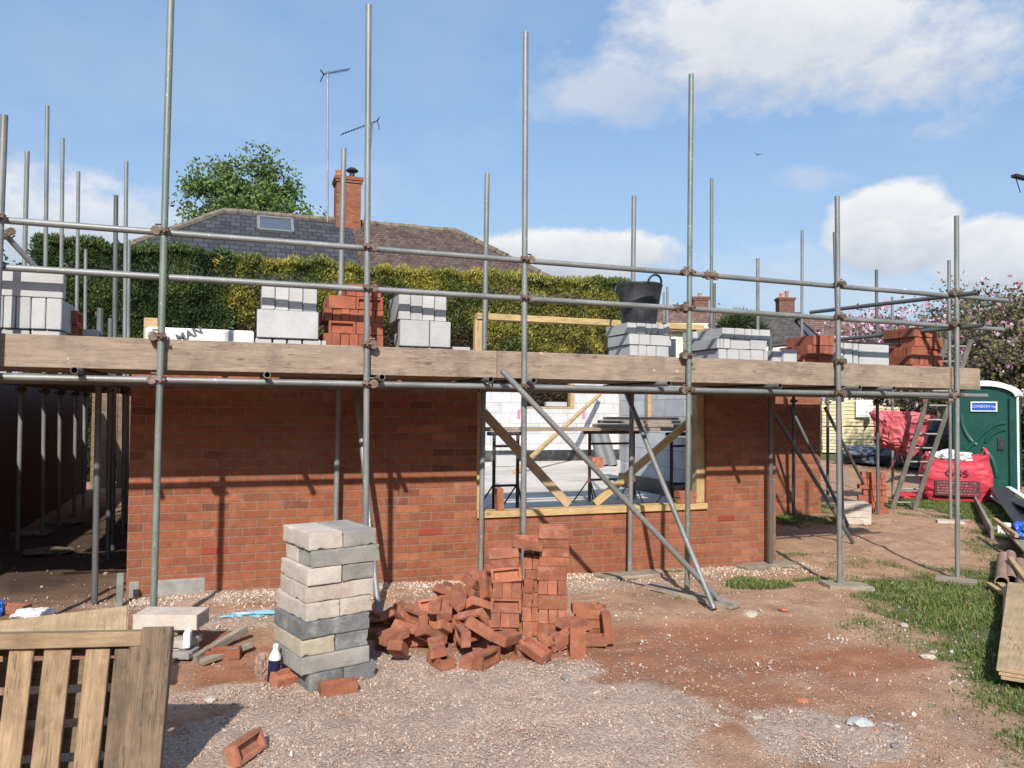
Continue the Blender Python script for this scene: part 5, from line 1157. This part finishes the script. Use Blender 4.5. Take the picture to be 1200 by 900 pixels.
# ------------------------------------------------------------------ far terrace on the right
def fhouse(pxa,pxb,yr,ye,d,mat,label,gable=False,wallm='cream',chs=()):
    a=at_d(pxa,yr,d); b=at_d(pxb,yr,d); ze=EYE+(483-ye)/900*d; zr2=EYE+(483-yr)/900*d
    c=Vector(((a.x+b.x)/2,(a.y+b.y)/2,0)); rz=math.atan2(b.y-a.y,b.x-a.x); wd=math.hypot(b.x-a.x,b.y-a.y); dp=4.2
    h=thing('terraced_house',label,'house',c,rz)
    g=G(); g.box((0,0,ze/2),(wd,dp*2-.6,ze)); g.add([(-wd/2,-dp+.3,ze),(-wd/2,dp-.3,ze),(-wd/2,0,zr2-.1),(wd/2,-dp+.3,ze),(wd/2,dp-.3,ze),(wd/2,0,zr2-.1)],[(0,2,1),(3,4,5),(0,3,5,2),(1,2,5,4)])
    g.build('house_wall',M[wallm],h)
    g=G(); t=.12
    for s in(-1,1): g.add([(-wd/2-.15,0,zr2),(wd/2+.15,0,zr2),(wd/2+.15,s*dp,ze-.15),(-wd/2-.15,s*dp,ze-.15),(-wd/2-.15,0,zr2-t),(wd/2+.15,0,zr2-t),(wd/2+.15,s*dp,ze-.15-t),(-wd/2-.15,s*dp,ze-.15-t)],[(0,1,2,3),(7,6,5,4),(3,2,6,7),(0,3,7,4),(1,5,6,2)])
    g.build('roof',M[mat],h)
    for x in (-wd*.3,wd*.1,wd*.35):
        g=G(); g.box((x,-dp+.28,ze-1.1),(1.1,.08,1.2)); w2=g.build('window',M['white'],h); g=G(); g.box((x,-dp+.23,ze-1.1),(.9,.03,1.)); g.build('pane',M['glass'],w2)
    for cx,cw,ct,pots in chs:
        k=(cx-pxa)/(pxb-pxa)-.5; z1=EYE+(483-ct)/900*d; chim(h,k*wd,0,zr2-.8,z1,cw,.7,pots,cm2,0)
    return h
cm2=rough_mat('sooty_chimney_brick',(.16,.075,.055),.95,.35,8,40,2.,.1,.6,.01)
fhouse(748,836,363,394,44,'redtile','far house with brown tiled roof right of the bucket',chs=((820,.85,350,[(0,.25,M['block_grey'])]),))
fhouse(838,935,366,404,50,'darktile','far house with dark tiled roof behind the grey block stack',chs=((920,1.0,350,[(-.25,.3,M['potred']),(.1,.45,M['potred'])]),))
fhouse(937,1012,371,404,48,'redtile','far house with reddish roof and white gable behind the brick stack',wallm='white')
pp_=at_d(868,395,38); ct=thing('cordyline_tree','spiky palm like tree in front of the dark far roof','tree',(pp_.x,pp_.y,0))
hh_=EYE+(482-383)/900*38
g=G(); g.tube((0,0,0),(0,0,hh_-.3),.14,8,.1); g.build('trunk',M['bark'],ct)
rs=np.random.RandomState(4); n=2600; cc_=np.array([(-.5,0,hh_),(.45,.1,hh_+.1),(0,0,hh_+.25),(-.9,.1,hh_-.25),(.9,0,hh_-.2)])[rs.randint(0,5,n)]; D=rs.normal(size=(n,3))+np.array([0,0,.25])
leafmesh('crown',cc_+rs.normal(scale=.05,size=(n,3)),D,rs.uniform(.6,.95,n),rs.uniform(.015,.03,n),pal(n,[(.07,.10,.045),(.11,.14,.06),(.05,.075,.035)],rs),M['leaf'],ct,3)
# distant trees
def blob(px,py,d,rad,label,seed,cols=[(.06,.09,.03),(.09,.12,.045),(.045,.07,.025)],n=9000,name='background_tree',leaf=.3,**k):
    p=at_d(px,py,d); return tree(name,(p.x,p.y,0),p.z,rad,cols,label,n,seed,leaf,.2,lobes=22,gaps=.3,crown_base=.15,**k)
blob(15,283,60,7,'distant green tree low at the left edge of the sky',31,n=12000,leaf=.45)
blob(790,352,70,5,'pale round tree far behind the brown roof',33,[(.14,.15,.06),(.18,.18,.08)],5000,leaf=.35)
# magnolias
MG=[(.19,.19,.08),(.14,.155,.06),(.24,.21,.11),(.28,.22,.15)]
PK=[(.72,.42,.52),(.80,.58,.66),(.62,.30,.42),(.85,.70,.75)]
mp_=at_d(1215,600,18.5); tree('magnolia_tree',(mp_.x,mp_.y,0),4.7,2.7,MG,'dense magnolia with pink blossom behind the green portable toilet',30000,41,.12,.12,lobes=70,crown_base=.08,gaps=.4,blossom=(900,PK,.11),openk=.6,twigs=4)
mp_=at_d(1190,600,21); tree('magnolia_tree',(mp_.x,mp_.y,0),5.5,2.9,MG,'taller twiggy magnolia behind the toilet, crown against the sky',9000,43,.11,.08,lobes=60,crown_base=.15,gaps=.25,blossom=(500,PK,.11),openk=.8,twigs=6)
mp_=at_d(1070,600,31); tree('magnolia_tree',(mp_.x,mp_.y,0),5.9,4.2,[(.16,.11,.10),(.2,.13,.12),(.10,.09,.05)],'pink flowering magnolia seen through the rails above the bricks',6000,47,.16,.10,lobes=60,crown_base=.2,gaps=.2,blossom=(900,PK,.17),openk=.8,twigs=6)
def shrub(px,py,d,w_,h_,label,seed,n=14000,cols=[(.04,.055,.02),(.06,.075,.03),(.08,.08,.04)]):
    p=at_d(px,py,d); z=gz(p.x,p.y); rs=np.random.RandomState(seed); t=thing('garden_shrub',label,'shrub',(p.x,p.y,z),facing(p))
    q=rs.normal(size=(n,3)); q/=np.linalg.norm(q,axis=1)[:,None]; q[:,2]=np.abs(q[:,2]); k=1+.25*np.array([noise.noise(Vector(a)*3+Vector((seed,0,0))) for a in q]); P=q*k[:,None]*rs.uniform(.7,1.,(n,1))*np.array([w_/2,.9,h_])
    leafmesh('foliage',P,q+rs.normal(scale=.6,size=(n,3)),rs.uniform(.06,.16,n),rs.uniform(.02,.05,n),pal(n,cols,rs)*(.6+.5*k)[:,None],M['leaf'],t,seed)
    g=G(); 
    for i in range(7): a=i*.9; g.tube((math.cos(a)*w_*.08,0,0),(math.cos(a)*w_*.34,math.sin(a)*.4,h_*.75),.04,6,.01)
    g.build('stems',M['bark'],t); return t
shrub(1085,500,30,8,2.6,'dark rough shrubbery behind the hanging red bag',51,26000)
shrub(1190,560,17.6,3.2,2.4,'dark undergrowth below the magnolia at the right edge',52,16000)
shrub(985,470,38,9,2.3,'far dark shrubbery beyond the yellow stack',53,16000)
# timber fence far behind
p=at_d(960,470,33); q=at_d(1060,470,31); g=G(); n=46
for i in range(n):
    a=p.lerp(q,i/n); g.box((a.x,a.y,.98),(.11,.03,1.9+.03*(i%2)))
o=g.build('garden_fence',M['pine_grey']); tag(o,'grey board fence far behind the yellow timber stack','fence')
# ------------------------------------------------------------------ yellow timber packs
YP=[(968,1.5,.74),(991,1.54,.74),(1014,1.34,.72),(1036,1.32,.6)]
for k,(px,zt,w_) in enumerate(YP):
    p=at_d(px+6,530,27.5+.3*k); pk=thing('timber_pack','pale yellow timber pack, %s from the left beyond the brick wall'%('first','second','third','fourth')[k],'timber pack',(p.x,p.y,gz(p.x,p.y)),facing(p)+.12,'pale yellow timber packs')
    for l_ in range(2):
        g=G(); n=8 if l_==0 else 7; hgt=(.9,zt-.6)[l_]; z0=(.05,.98)[l_]
        for i in range(n): g.box((rg.uniform(-.015,.015),0,z0+(i+.5)*hgt/n),(w_-.03,1.1,hgt/n-.018))
        g.build('board_layer',M['yellowpack'],pk)
p=at_d(1013,474,27.3); g=G(); g.box((0,0,0),(.55,.5,.62)); g.box((0,-.255,.0),(.45,.02,.5)); o=g.build('white_box',M['white'],loc=(p.x,p.y,EYE+.14),rot=(0,0,facing(p)),bevel=.01); tag(o,'white box standing on the yellow timber packs','box')
# tarp and ground things
p=at_d(1016,527,22); p.z=gz(p.x,p.y); crumple('tarpaulin',p,(1.5,1.2,.55),'tarp','dark blue grey tarpaulin heaped on the ground below the red bag','tarpaulin',15,facing(p),.5)
p=at_d(1085,522,21); p.z=gz(p.x,p.y); crumple('tarpaulin',p,(2.4,1.6,1.35),'tarp','large dark tarpaulin heap behind the ladder','tarpaulin',17,facing(p),.4)
a=at_g(1032,540); b=a+Vector((1.1,.6,.45)); timber('timber_batten',a,b,.06,.05,'pine_grey','pale batten poking up from the ground below the hanging bag')
a=at_g(1066,536); b=a+Vector((-.1,-.2,.95)); a.x+=0; timber('timber_batten',at_g(1080,545),at_d(1076,503,15.2),.08,.05,'pine_grey','pale upright batten seen between the ladder rungs')
p=at_g(1073,545); crumple('plastic_scrap',p,(.3,.2,.22),'sheet','white plastic scrap behind the ladder','plastic scrap',19)
# hanging red bag
hb=at_d(1050,505,13.4); bm=bmesh.new(); bmesh.ops.create_icosphere(bm,subdivisions=6,radius=1)
pulls=[(Vector((.85,0,.62)),Vector((.34,-.05,.05)),.45),(Vector((-.9,0,.7)),Vector((-.16,0,.10)),.5),(Vector((.55,0,-.85)),Vector((.02,0,-.16)),.4),(Vector((1,0,-.2)),Vector((.16,0,-.12)),.45),(Vector((-.8,0,-.7)),Vector((-.1,0,.05)),.5)]
for v in bm.verts:
    n=v.co.copy(); c=Vector((math.copysign(abs(n.x)**.7,n.x)*.25,n.y*.17,math.copysign(abs(n.z)**.7,n.z)*.29))
    r1=1-abs(noise.noise(n*2.2+Vector((3,1,0))))*2; r2=1-abs(noise.noise(n*4.6+Vector((7,1,0))))*2; r3=noise.noise(n*9)
    c+=n*(.045*r1+.028*r2+.01*r3)
    for a,b,s in pulls: c+=b*math.exp(-((n-a).length/s)**2)
    v.co=c
me=bpy.data.meshes.new('rubble_bag'); bm.to_mesh(me); bm.free(); me.materials.append(M['bagfaded']); me.polygons.foreach_set('use_smooth',[True]*len(me.polygons))
hbag=tag(link('rubble_bag',me,None,hb,(0,0,facing(hb))),'faded red rubble bag hanging crumpled from the scaffold','bag')
g=G(); pts=[(.02,-.05,-.36),(.0,-.06,-.48),(-.08,-.05,-.62),(-.16,-.05,-.74)]
for p_,q_ in zip(pts,pts[1:]): g.bar(p_,q_,.012,.05,(0,1,0))
pts=[(.06,-.05,-.36),(.10,-.06,-.5),(.13,-.05,-.64)]
for p_,q_ in zip(pts,pts[1:]): g.bar(p_,q_,.012,.045,(0,1,0))
g.build('strap',M['bagred'],hbag)
g=G(); g.tube((-.3,0,.28),(-.30,0,.62),.012,6); g.tube((.45,0,.36),(.42,.02,.62),.012,6); g.build('tie_rope',M['bagred'],hbag)
# standing bulk bag
bb=at_d(1119,588,14.0); bb.z=gz(bb.x,bb.y); bag=thing('bulk_bag','full red bulk bag lettered GBS standing on the grass','bag',bb,facing(bb)+.08)
def bagmesh():
    g=G(); NL,NA=46,96; W,Dp,H=.50,.42,.74
    def pt(a,t):
        c,s=math.cos(a),math.sin(a); e=.32
        x=math.copysign(abs(c)**e,c); y=math.copysign(abs(s)**e,s); bul=1+.13*math.sin(math.pi*min(1,t*1.1))-.05*(1-t)
        v=Vector((x*3,y*3,t*4))
        w=.035*(1-2*abs(noise.noise(v*.8+Vector((1,2,3)))))+.02*(1-2*abs(noise.noise(Vector((x*2,y*2,t*11)))))+.012*noise.noise(v*5)
        k=bul+w*1.2
        corner=(abs(x*y))**3; zt=H*t+ (t**4)*(.17*corner*(1 if x>0 else .6)-.02*math.sin(a*3))
        return (x*W*k,y*Dp*k,zt+.01)
    vs=[pt(6.28318*i/NA,j/NL) for j in range(NL+1) for i in range(NA)]
    fs=[(j*NA+i,j*NA+(i+1)%NA,(j+1)*NA+(i+1)%NA,(j+1)*NA+i) for j in range(NL) for i in range(NA)]
    o=len(vs); top=vs[-NA:]; inn=[(x*.95,y*.94,z-.015) for x,y,z in top]; low=[(x*.88,y*.86,H-.16) for x,y,z in top]
    vs+=inn+low; b=NL*NA
    fs+=[(b+i,b+(i+1)%NA,o+(i+1)%NA,o+i) for i in range(NA)]+[(o+i,o+(i+1)%NA,o+NA+(i+1)%NA,o+NA+i) for i in range(NA)]+[tuple(range(o+NA,o+2*NA))]
    fs+=[tuple(range(NA-1,-1,-1))]
    g.add(vs,fs); return g
bagmesh().build('bag_body',M['bagred'],bag,smooth=True)
yf=-.49
def tomesh(o):
    dg=bpy.context.evaluated_depsgraph_get(); bpy.context.view_layer.update(); me=bpy.data.meshes.new_from_object(o.evaluated_get(dg)); n=link(o.name,me,o.parent,o.location,o.rotation_euler); n.scale=o.scale; cu=o.data; nm=o.name; bpy.data.objects.remove(o); bpy.data.curves.remove(cu); n.name=nm; return n
text('GBS',.17,M['ink'],bag,(0,yf-.012,.52),(R(90),0,0),sx=1.25,bold=-.002,ext=.006)
g=G(); g.box((0,yf,.25),(.70,.012,.27)); 
g.mats=[M['bagpanel']]; g.mat(M['bagfaded'])
for k in range(5):
    x=-.31
    while x<.29:
        w_=rg.uniform(.012,.05); g.box((x+w_/2,yf-.008,.35-k*.048+rg.uniform(-.004,.004)),(w_,.004,rg.choice((.014,.018,.024)))); x+=w_+rg.uniform(.008,.025)
g.build('printed_panel',None,bag)
for s,h_ in ((-1,.12),(1,.20)):
    g=G(); pts=[(s*.41,-.36,.66),(s*.48,-.32,.74+h_*.6),(s*.45,-.27,.76+h_),(s*.40,-.25,.74+h_*.5),(s*.38,-.33,.66)]
    for a,b in zip(pts,pts[1:]): g.bar(a,b,.05,.012)
    g.build('lifting_loop',M['bagred'],bag)
crumple('plastic_sheet',(bb.x-.12,bb.y,bb.z+.60),(.7,.55,.32),'sheet','crumpled white plastic filling the top of the bulk bag','plastic sheet',23,facing(bb),.5)
crumple('plastic_sheet',(at_g(1065,585).x,at_g(1065,585).y,gz(*at_g(1065,585)[:2])),(.5,.5,.12),'bagred','flat red bag scrap on the ground left of the bulk bag','bag',25)
# ------------------------------------------------------------------ portable toilet
pt=at_d(1157,570,15.9); pt.z=gz(pt.x,pt.y)-.02; to=thing('portable_toilet','dark green portable toilet with white roof and blue sign','portable toilet',pt,facing(pt)-.10)
W,Dp,H=1.12,1.12,2.28
g=G(); g.prism([(-W/2,.04),(W/2,.04),(W/2,2.0)]+[(W/2*math.cos(t),2.0+.17*math.sin(t)) for t in [i*math.pi/12 for i in range(1,12)]]+[(-W/2,2.0)],-Dp/2,Dp/2); g.build('cabin',M['greenplastic'],to,bevel=.012)
g=G(); n=14; arc=[(-(W/2+.05)*math.cos(i*math.pi/n),1.985+.30*math.sin(i*math.pi/n)) for i in range(n+1)]; inner=[(-(W/2-.01)*math.cos(i*math.pi/n),1.955+.22*math.sin(i*math.pi/n)) for i in range(n+1)]
g.prism(arc+inner[::-1],-Dp/2-.07,Dp/2+.05); g.build('roof',M['white'],to)
g=G(); dW=.40; door=[(-dW-.03,.12),(dW,.12),(dW,1.92)]+[(dW*math.cos(t)-.0,1.92+.12*math.sin(t)) for t in [i*math.pi/10 for i in range(1,10)]]+[(-dW-.03,1.92)]
g.prism(door,-Dp/2-.035,-Dp/2-.002); dr=g.build('door',M['greenplastic'],to,bevel=.01)
for ctl in (((-.39,1.62),(-.38,1.34),(-.30,1.12),(-.12,.98)),((.37,1.44),(.12,1.42),(-.04,1.16),(-.38,.80)),((.37,1.31),(.22,1.28),(.10,1.18),(.04,1.04)),((-.02,.92),(.12,.82),(.20,.62),(.22,.36))):
    g=G(); pts=[]
    for i in range(17):
        t=i/16; b4=((1-t)**3,3*t*(1-t)**2,3*t*t*(1-t),t**3)
        pts.append((sum(k*c[0] for k,c in zip(b4,ctl)),-Dp/2-.012,sum(k*c[1] for k,c in zip(b4,ctl))))
    for a,b in zip(pts,pts[1:]): g.tube(a,b,.052,10)
    if pts: g.build('moulded_rib',M['greenplastic'],dr,smooth=True)
g=G(); g.box((.30,-Dp/2-.045,1.02),(.11,.03,.26)); hd=g.build('door_handle',M['rubber'],dr,bevel=.006)
for s in(-1,1): g=G(); g.box((s*(W/2-.07),-Dp/2-.02,1.02),(.10,.05,1.86)); g.build('corner_post',M['greenplastic'],to,bevel=.012)
g=G(); g.box((W/2+.022,-Dp/2+.06,1.0),(.035,.05,1.94)); g.build('edge_strip',M['white'],to)
g=G(); g.box((0,-Dp/2-.06,0),(.46,.016,.20)); sg=g.build('sign_board',M['white'],to,loc=(.02,0,1.76)); 
g=G(); g.box((0,-Dp/2-.07,0),(.41,.006,.15)); g.build('sign_face',M['blue'],sg)
text('LONDON hq',.07,M['white'],sg,(0,-Dp/2-.0745,.0),(R(90),0,0))
for o in [o for o in bpy.data.objects if o.type=='FONT']: tomesh(o)
# ------------------------------------------------------------------ ladder
la=at_g(1045,597); lb=at_g(1068,597); w0=(lb-la); w0.z=0; w0=w0.normalized()*.36
top=at_d(1110,398,12.2); ld_=thing('aluminium_ladder','dull aluminium ladder leaning up to the deck behind the right corner','ladder',la)
dv=top-la; 
for k in(0,1):
    g=G(); g.bar(w0*k+Vector((0,0,-.02)),w0*k+dv,.03,.075,w0); g.build('stile',M['alu'],ld_)
n=12
for i in range(n):
    t=(i+.55)/n; g=G(); g.tube(dv*t,dv*t+w0,.016,8); g.build('rung',M['alu'],ld_)
# small brick tower and white blocks on the ground
p=at_g(1024,601); fr=frame(p,facing(p)+.15); stack(fr,0.,['F','E','S','E','F','E','E'],.36,.2,'red brick in the small brick tower beside the ladder','bricks of the small tower',True,j=.012,shift=.02)
p=at_g(1005,615); fr=frame(p,facing(p)+.25); z=0
for k in range(3):
    for s in(0,1): block((rg.uniform(-.02,.02)+(s-.5)*.02,.11+s*.22,z+.05),(.44-.02*k,.214,.1),'block_pale','%s pale block, %s row, in the low pile behind the pole pad'%(('bottom','middle','top')[k],('front','rear')[s]),'concrete block','low pile of pale blocks',fr=fr,bev=.006,jit=.004)
    z+=.102
# ------------------------------------------------------------------ room
def trestle(px,d,w_,rz,label):
    p=at_d(px,520,d); t=thing('trestle_stand',label,'trestle',(p.x,p.y,FL),rz,'builders trestles'); h=.86
    g=G()
    for s in(-1,1): g.tube((s*w_/2,0,.02),(s*w_/2,0,h),.019,10)
    for zz in(.28,h-.14): g.tube((-w_/2,0,zz),(w_/2,0,zz),.014,8)
    g.tube((-w_/2-.08,0,h),(w_/2+.08,0,h),.022,10); g.build('frame',M['rust'] if d>8.8 and px<720 else M['shadesteel'],t)
    for s in(-1,1):
        g=G()
        for dx,dy in ((.14,.16),(-.14,.16),(0,-.22)): g.tube((s*w_/2,0,.30),(s*w_/2+dx,dy,.0),.009,6)
        g.build('foot',M['rust'] if d>8.8 else M['shadesteel'],t)
trestle(593,8.6,.28,.0,'steel trestle with shade painted into its colour, inside the window on the left'); trestle(717,9.5,.62,.05,'rusty steel trestle in the middle of the room'); trestle(797,9.0,.3,.3,'steel trestle in painted shade tone by the shaded block wall')
zb=EYE-.245
for k in range(2):
    a=(at_vz(545,8.25+k*.24,zb),8.25+k*.24,zb+.02); b=(at_vz(822,8.25+k*.24,zb),8.25+k*.24,zb+.02)
    if b[0]>U1w-.35: b=(U1w-.36,b[1],b[2])
    board('scaffold_board',a,b,.225,.038,'%s board of the trestle platform inside the room'%('front','rear')[k],'scaffold board',M['board'],'boards on the trestles')
for k in range(3):
    a=(at_vz(698+6*k,8.35+k*.1,zb+.1),8.35+k*.1,zb+.062+.042*k); board('scaffold_board',a,(U1w-.38-.03*k,8.33+k*.1,zb+.062+.042*k),.2,.036,'grey board number %s up in the small pile on the trestles'%('one','two','three')[k],'scaffold board',M['sole'],'board pile on the trestles')
a=at_d(603,545,13.5); a.z=FL+.02; b=at_v(703,462,15.6); timber('timber_prop',a,b,.09,.045,'pine','long pale timber prop leaning towards the back wall window')
for k,(px,l_) in enumerate(((706,'left'),(716,'right'))):
    p=at_d(px+2,540,15.6); p.z=FL; q=p+Vector((-.12,.25,.72)); o=tubeo('drain_pipe',p,q,'dark grey pipe length leaning on the back wall, %s one'%l_,'pipe',M['lead'],'pipes leaning inside the room',r=.11,n=18)
p=at_d(591,541,15.3); block((p.x,p.y,FL+.11),(.44,.3,.21),'aircrete','pale block lying on the floor by the back wall','concrete block'); p=at_d(698,541,15.2); block((p.x,p.y,FL+.1),(.25,.2,.2),'brick','terracotta block on the floor beside the dark pipes','block')
p=at_v(653,477,15.75); block((p.x+.0,15.83,OS+.095),(.50,.1,.10),'aircrete','pale block lying on the back window sill','concrete block',rz=.03)
# ------------------------------------------------------------------ things along the right edge
def edge_board(e0,e1,h_,w_,mat,label,cat='board',name='timber_board',rollx=0.):
    a,b=at_g(*e0),at_g(*e1); a.z+=h_/2; b.z+=h_/2; o=timber(name,a,b,w_,h_,mat,label,cat); 
    if rollx: o.rotation_euler.rotate_axis('X',rollx)
    return o
edge_board((1163,632),(1143,592),.15,.04,'sole','weathered timber plank on edge beside the bulk bag')
def on(px,py,dz): p=at_g(px,py); p.z+=dz; return p
timber('fascia_board',on(1171,592,.30),on(1222,650,.10),.28,.02,'blackboard','long black fascia board lying over the rubble at the right edge','board')
timber('fascia_board',on(1160,582,.12),on(1212,620,.30),.22,.02,'blackboard','black fascia board nearest the green toilet','board')
timber('plastic_offcut',on(1162,588,.12),on(1184,605,.14),.14,.02,'white','white plastic strip under the black boards','offcut')
timber('plastic_offcut',on(1182,583,.2),on(1206,604,.24),.10,.02,'white','white plastic strip right of the black boards','offcut')
block(on(1177,626,.06),(.16,.03,.20),'white','small white upright offcut in front of the black boards','offcut',None,facing(on(1177,626,0)),'plastic_offcut')
timber('timber_board',on(1186,632,.15),on(1240,690,.15),.25,.03,'sole','weathered brown board at the right edge below the black boards','board')
for k,(p0_,p1_) in enumerate((((1174,690),(1178,636)),((1185,688),(1182,616)),((1200,700),(1192,640)),((1215,690),(1200,640)))):
    a=at_g(*p0_); b=at_g(*p1_); a.z+=.06; b.z+=.06; d_=(b-a).normalized(); 
    tubeo('clay_pipe',a,a+d_*1.5,'brown drain pipe lying on the grass, %s from the left'%('first','second','third','fourth')[k],'pipe',M['clay'],'brown drain pipes',r=.062,n=20)
timber('timber_batten',on(1166,636,.30),on(1192,656,.28),.045,.045,'pine','pale batten end sticking out above the brown pipes')
p=on(1200,650,.2); crumple('blue_sack',p,(.26,.25,.2),'blue','blue plastic sack on the brown pipes at the right edge','sack',27)
timber('timber_batten',on(1184,672,.16),on(1215,710,.10),.05,.04,'pine','pale batten lying across the pipe ends')
timber('timber_batten',on(1159,690,.05),on(1190,712,.05),.05,.03,'pine','pale batten end beside the plywood sheet, left one')
timber('timber_batten',on(1172,690,.05),on(1200,712,.05),.07,.03,'pine','pale batten end beside the plywood sheet, right one')
a=on(1173,808,.05); b=on(1176,702,.05); d_=(b-a); d_.z=0; l=d_.length; rz_=math.atan2(d_.y,d_.x)-math.pi/2; nx_=Vector((math.cos(rz_),math.sin(rz_),0))
for k in range(3):
    g=G(); g.box((.45,l/2,0),(.9,l-.02*k,.018)); o=g.build('plywood_sheet',M['ply'],bevel=.002,loc=a+Vector((0,0,.02+k*.021))+nx_*(-.012*k),rot=(0,0,rz_-.01*k)); tag(o,'%s plywood sheet of the flat pile on the grass at the right edge'%('bottom','middle','top')[k],'plywood sheet','plywood sheets on the grass')
# wall behind passages etc: dark fence closing the left passage
g=G()
for i in range(14): g.box((-2.6+i*.15,0,1.),(.14,.025,2.+.02*(i%2)))
o=g.build('board_fence',M['pallet_dark'],loc=(0,16.6,0)); tag(o,'dark board fence closing the far end of the left passage','fence')
for k,(px,py,d) in enumerate(((40,560,9.5),(75,545,10.5),(60,600,8.2))):
    p=at_d(px,py,d); z=gz(p.x,p.y); crumple('rubble_heap',(p.x,p.y,z),(.45,.35,.07),'board_dirty',('earth lump in the dark passage, nearest the wall','earth lump deep in the dark passage','earth lump at the front of the dark passage')[k],'rubble',30+k)
# bird and lamp arm
bp=at_d(888,181,60); g=G(); g.add([(-.45,0,.12),(0,-.06,0),(0,.08,0),(.42,0,.16),(0,0,-.05)],[(0,1,4),(0,4,2),(3,4,1),(3,2,4),(0,2,1),(3,1,2)]); g.lathe([(0,-.02),(.06,.0),(.05,.05),(0,.08)],8,(0,0,-.05)); o=g.build('bird',M['rubber'],loc=bp,rot=(0,.3,facing(bp))); tag(o,'tiny dark bird flying high in the blue sky','bird')
lp=at_d(1192,208,18); base=at_d(1225,560,18); lm=thing('street_lamp','dark lamp head on an arm at the right edge of the sky','street lamp',(base.x,base.y,0))
q=lp-Vector((base.x,base.y,0)); g=G(); g.tube((0,0,0),(0,0,q.z-.2),.06,10,.04); g.tube((0,0,q.z-.2),q+Vector((.2,0,.03)),.03,8); g.build('lamp_post',M['lead'],lm)
g=G(); g.bar(q-Vector((.12,0,-.03)),q+Vector((.35,.0,.0)),.14,.07); g.tube(q+Vector((-.05,0,0)),q+Vector((.10,0,-.35)),.012,6); g.build('lamp_head',M['rubber'],lm,bevel=.01)

# ------------------------------------------------------------------ unseen houses added around the photographer to block sky light
for k,(x,y,rz,wd,hw,hr_,lab) in enumerate(((-4.5,-15.5,-.2,10,5.4,8.2,'unseen house added behind the photographer to block sky light'),(8,-16,-.3,10,5.4,8.0,'second unseen house added behind the photographer to block sky light'),(-15,-4,1.2,12,5.4,8.5,'unseen house added well left of the photographer to block sky light'),(19,-8,-1.1,12,5.4,8.5,'unseen house added well right of the photographer to block sky light'))):
    h=thing('sky_blocker_house',lab,'house',(x,y,0),rz,'added houses out of view that block sky light')
    g=G(); g.box((0,0,hw/2-.1),(wd,7,hw)); g.build('house_wall',M['foundation'],h)
    g=G(); g.add([(-wd/2-.3,-3.9,hw-.3),(wd/2+.3,-3.9,hw-.3),(wd/2+.3,3.9,hw-.3),(-wd/2-.3,3.9,hw-.3),(-wd/2+2,0,hr_),(wd/2-2,0,hr_)],[(0,1,5,4),(2,3,4,5),(0,4,3),(1,2,5),(3,2,1,0)]); g.build('roof',M['darktile'],h)
    for xx in(-wd*.3,0,wd*.3):
        for zz in(1.4,4.):
            g=G(); g.box((xx,3.52,zz),(1.2,.1,1.2)); w2=g.build('window',M['white'],h); g=G(); g.box((xx,3.58,zz),(1.05,.03,1.05)); g.build('pane',M['glass'],w2)
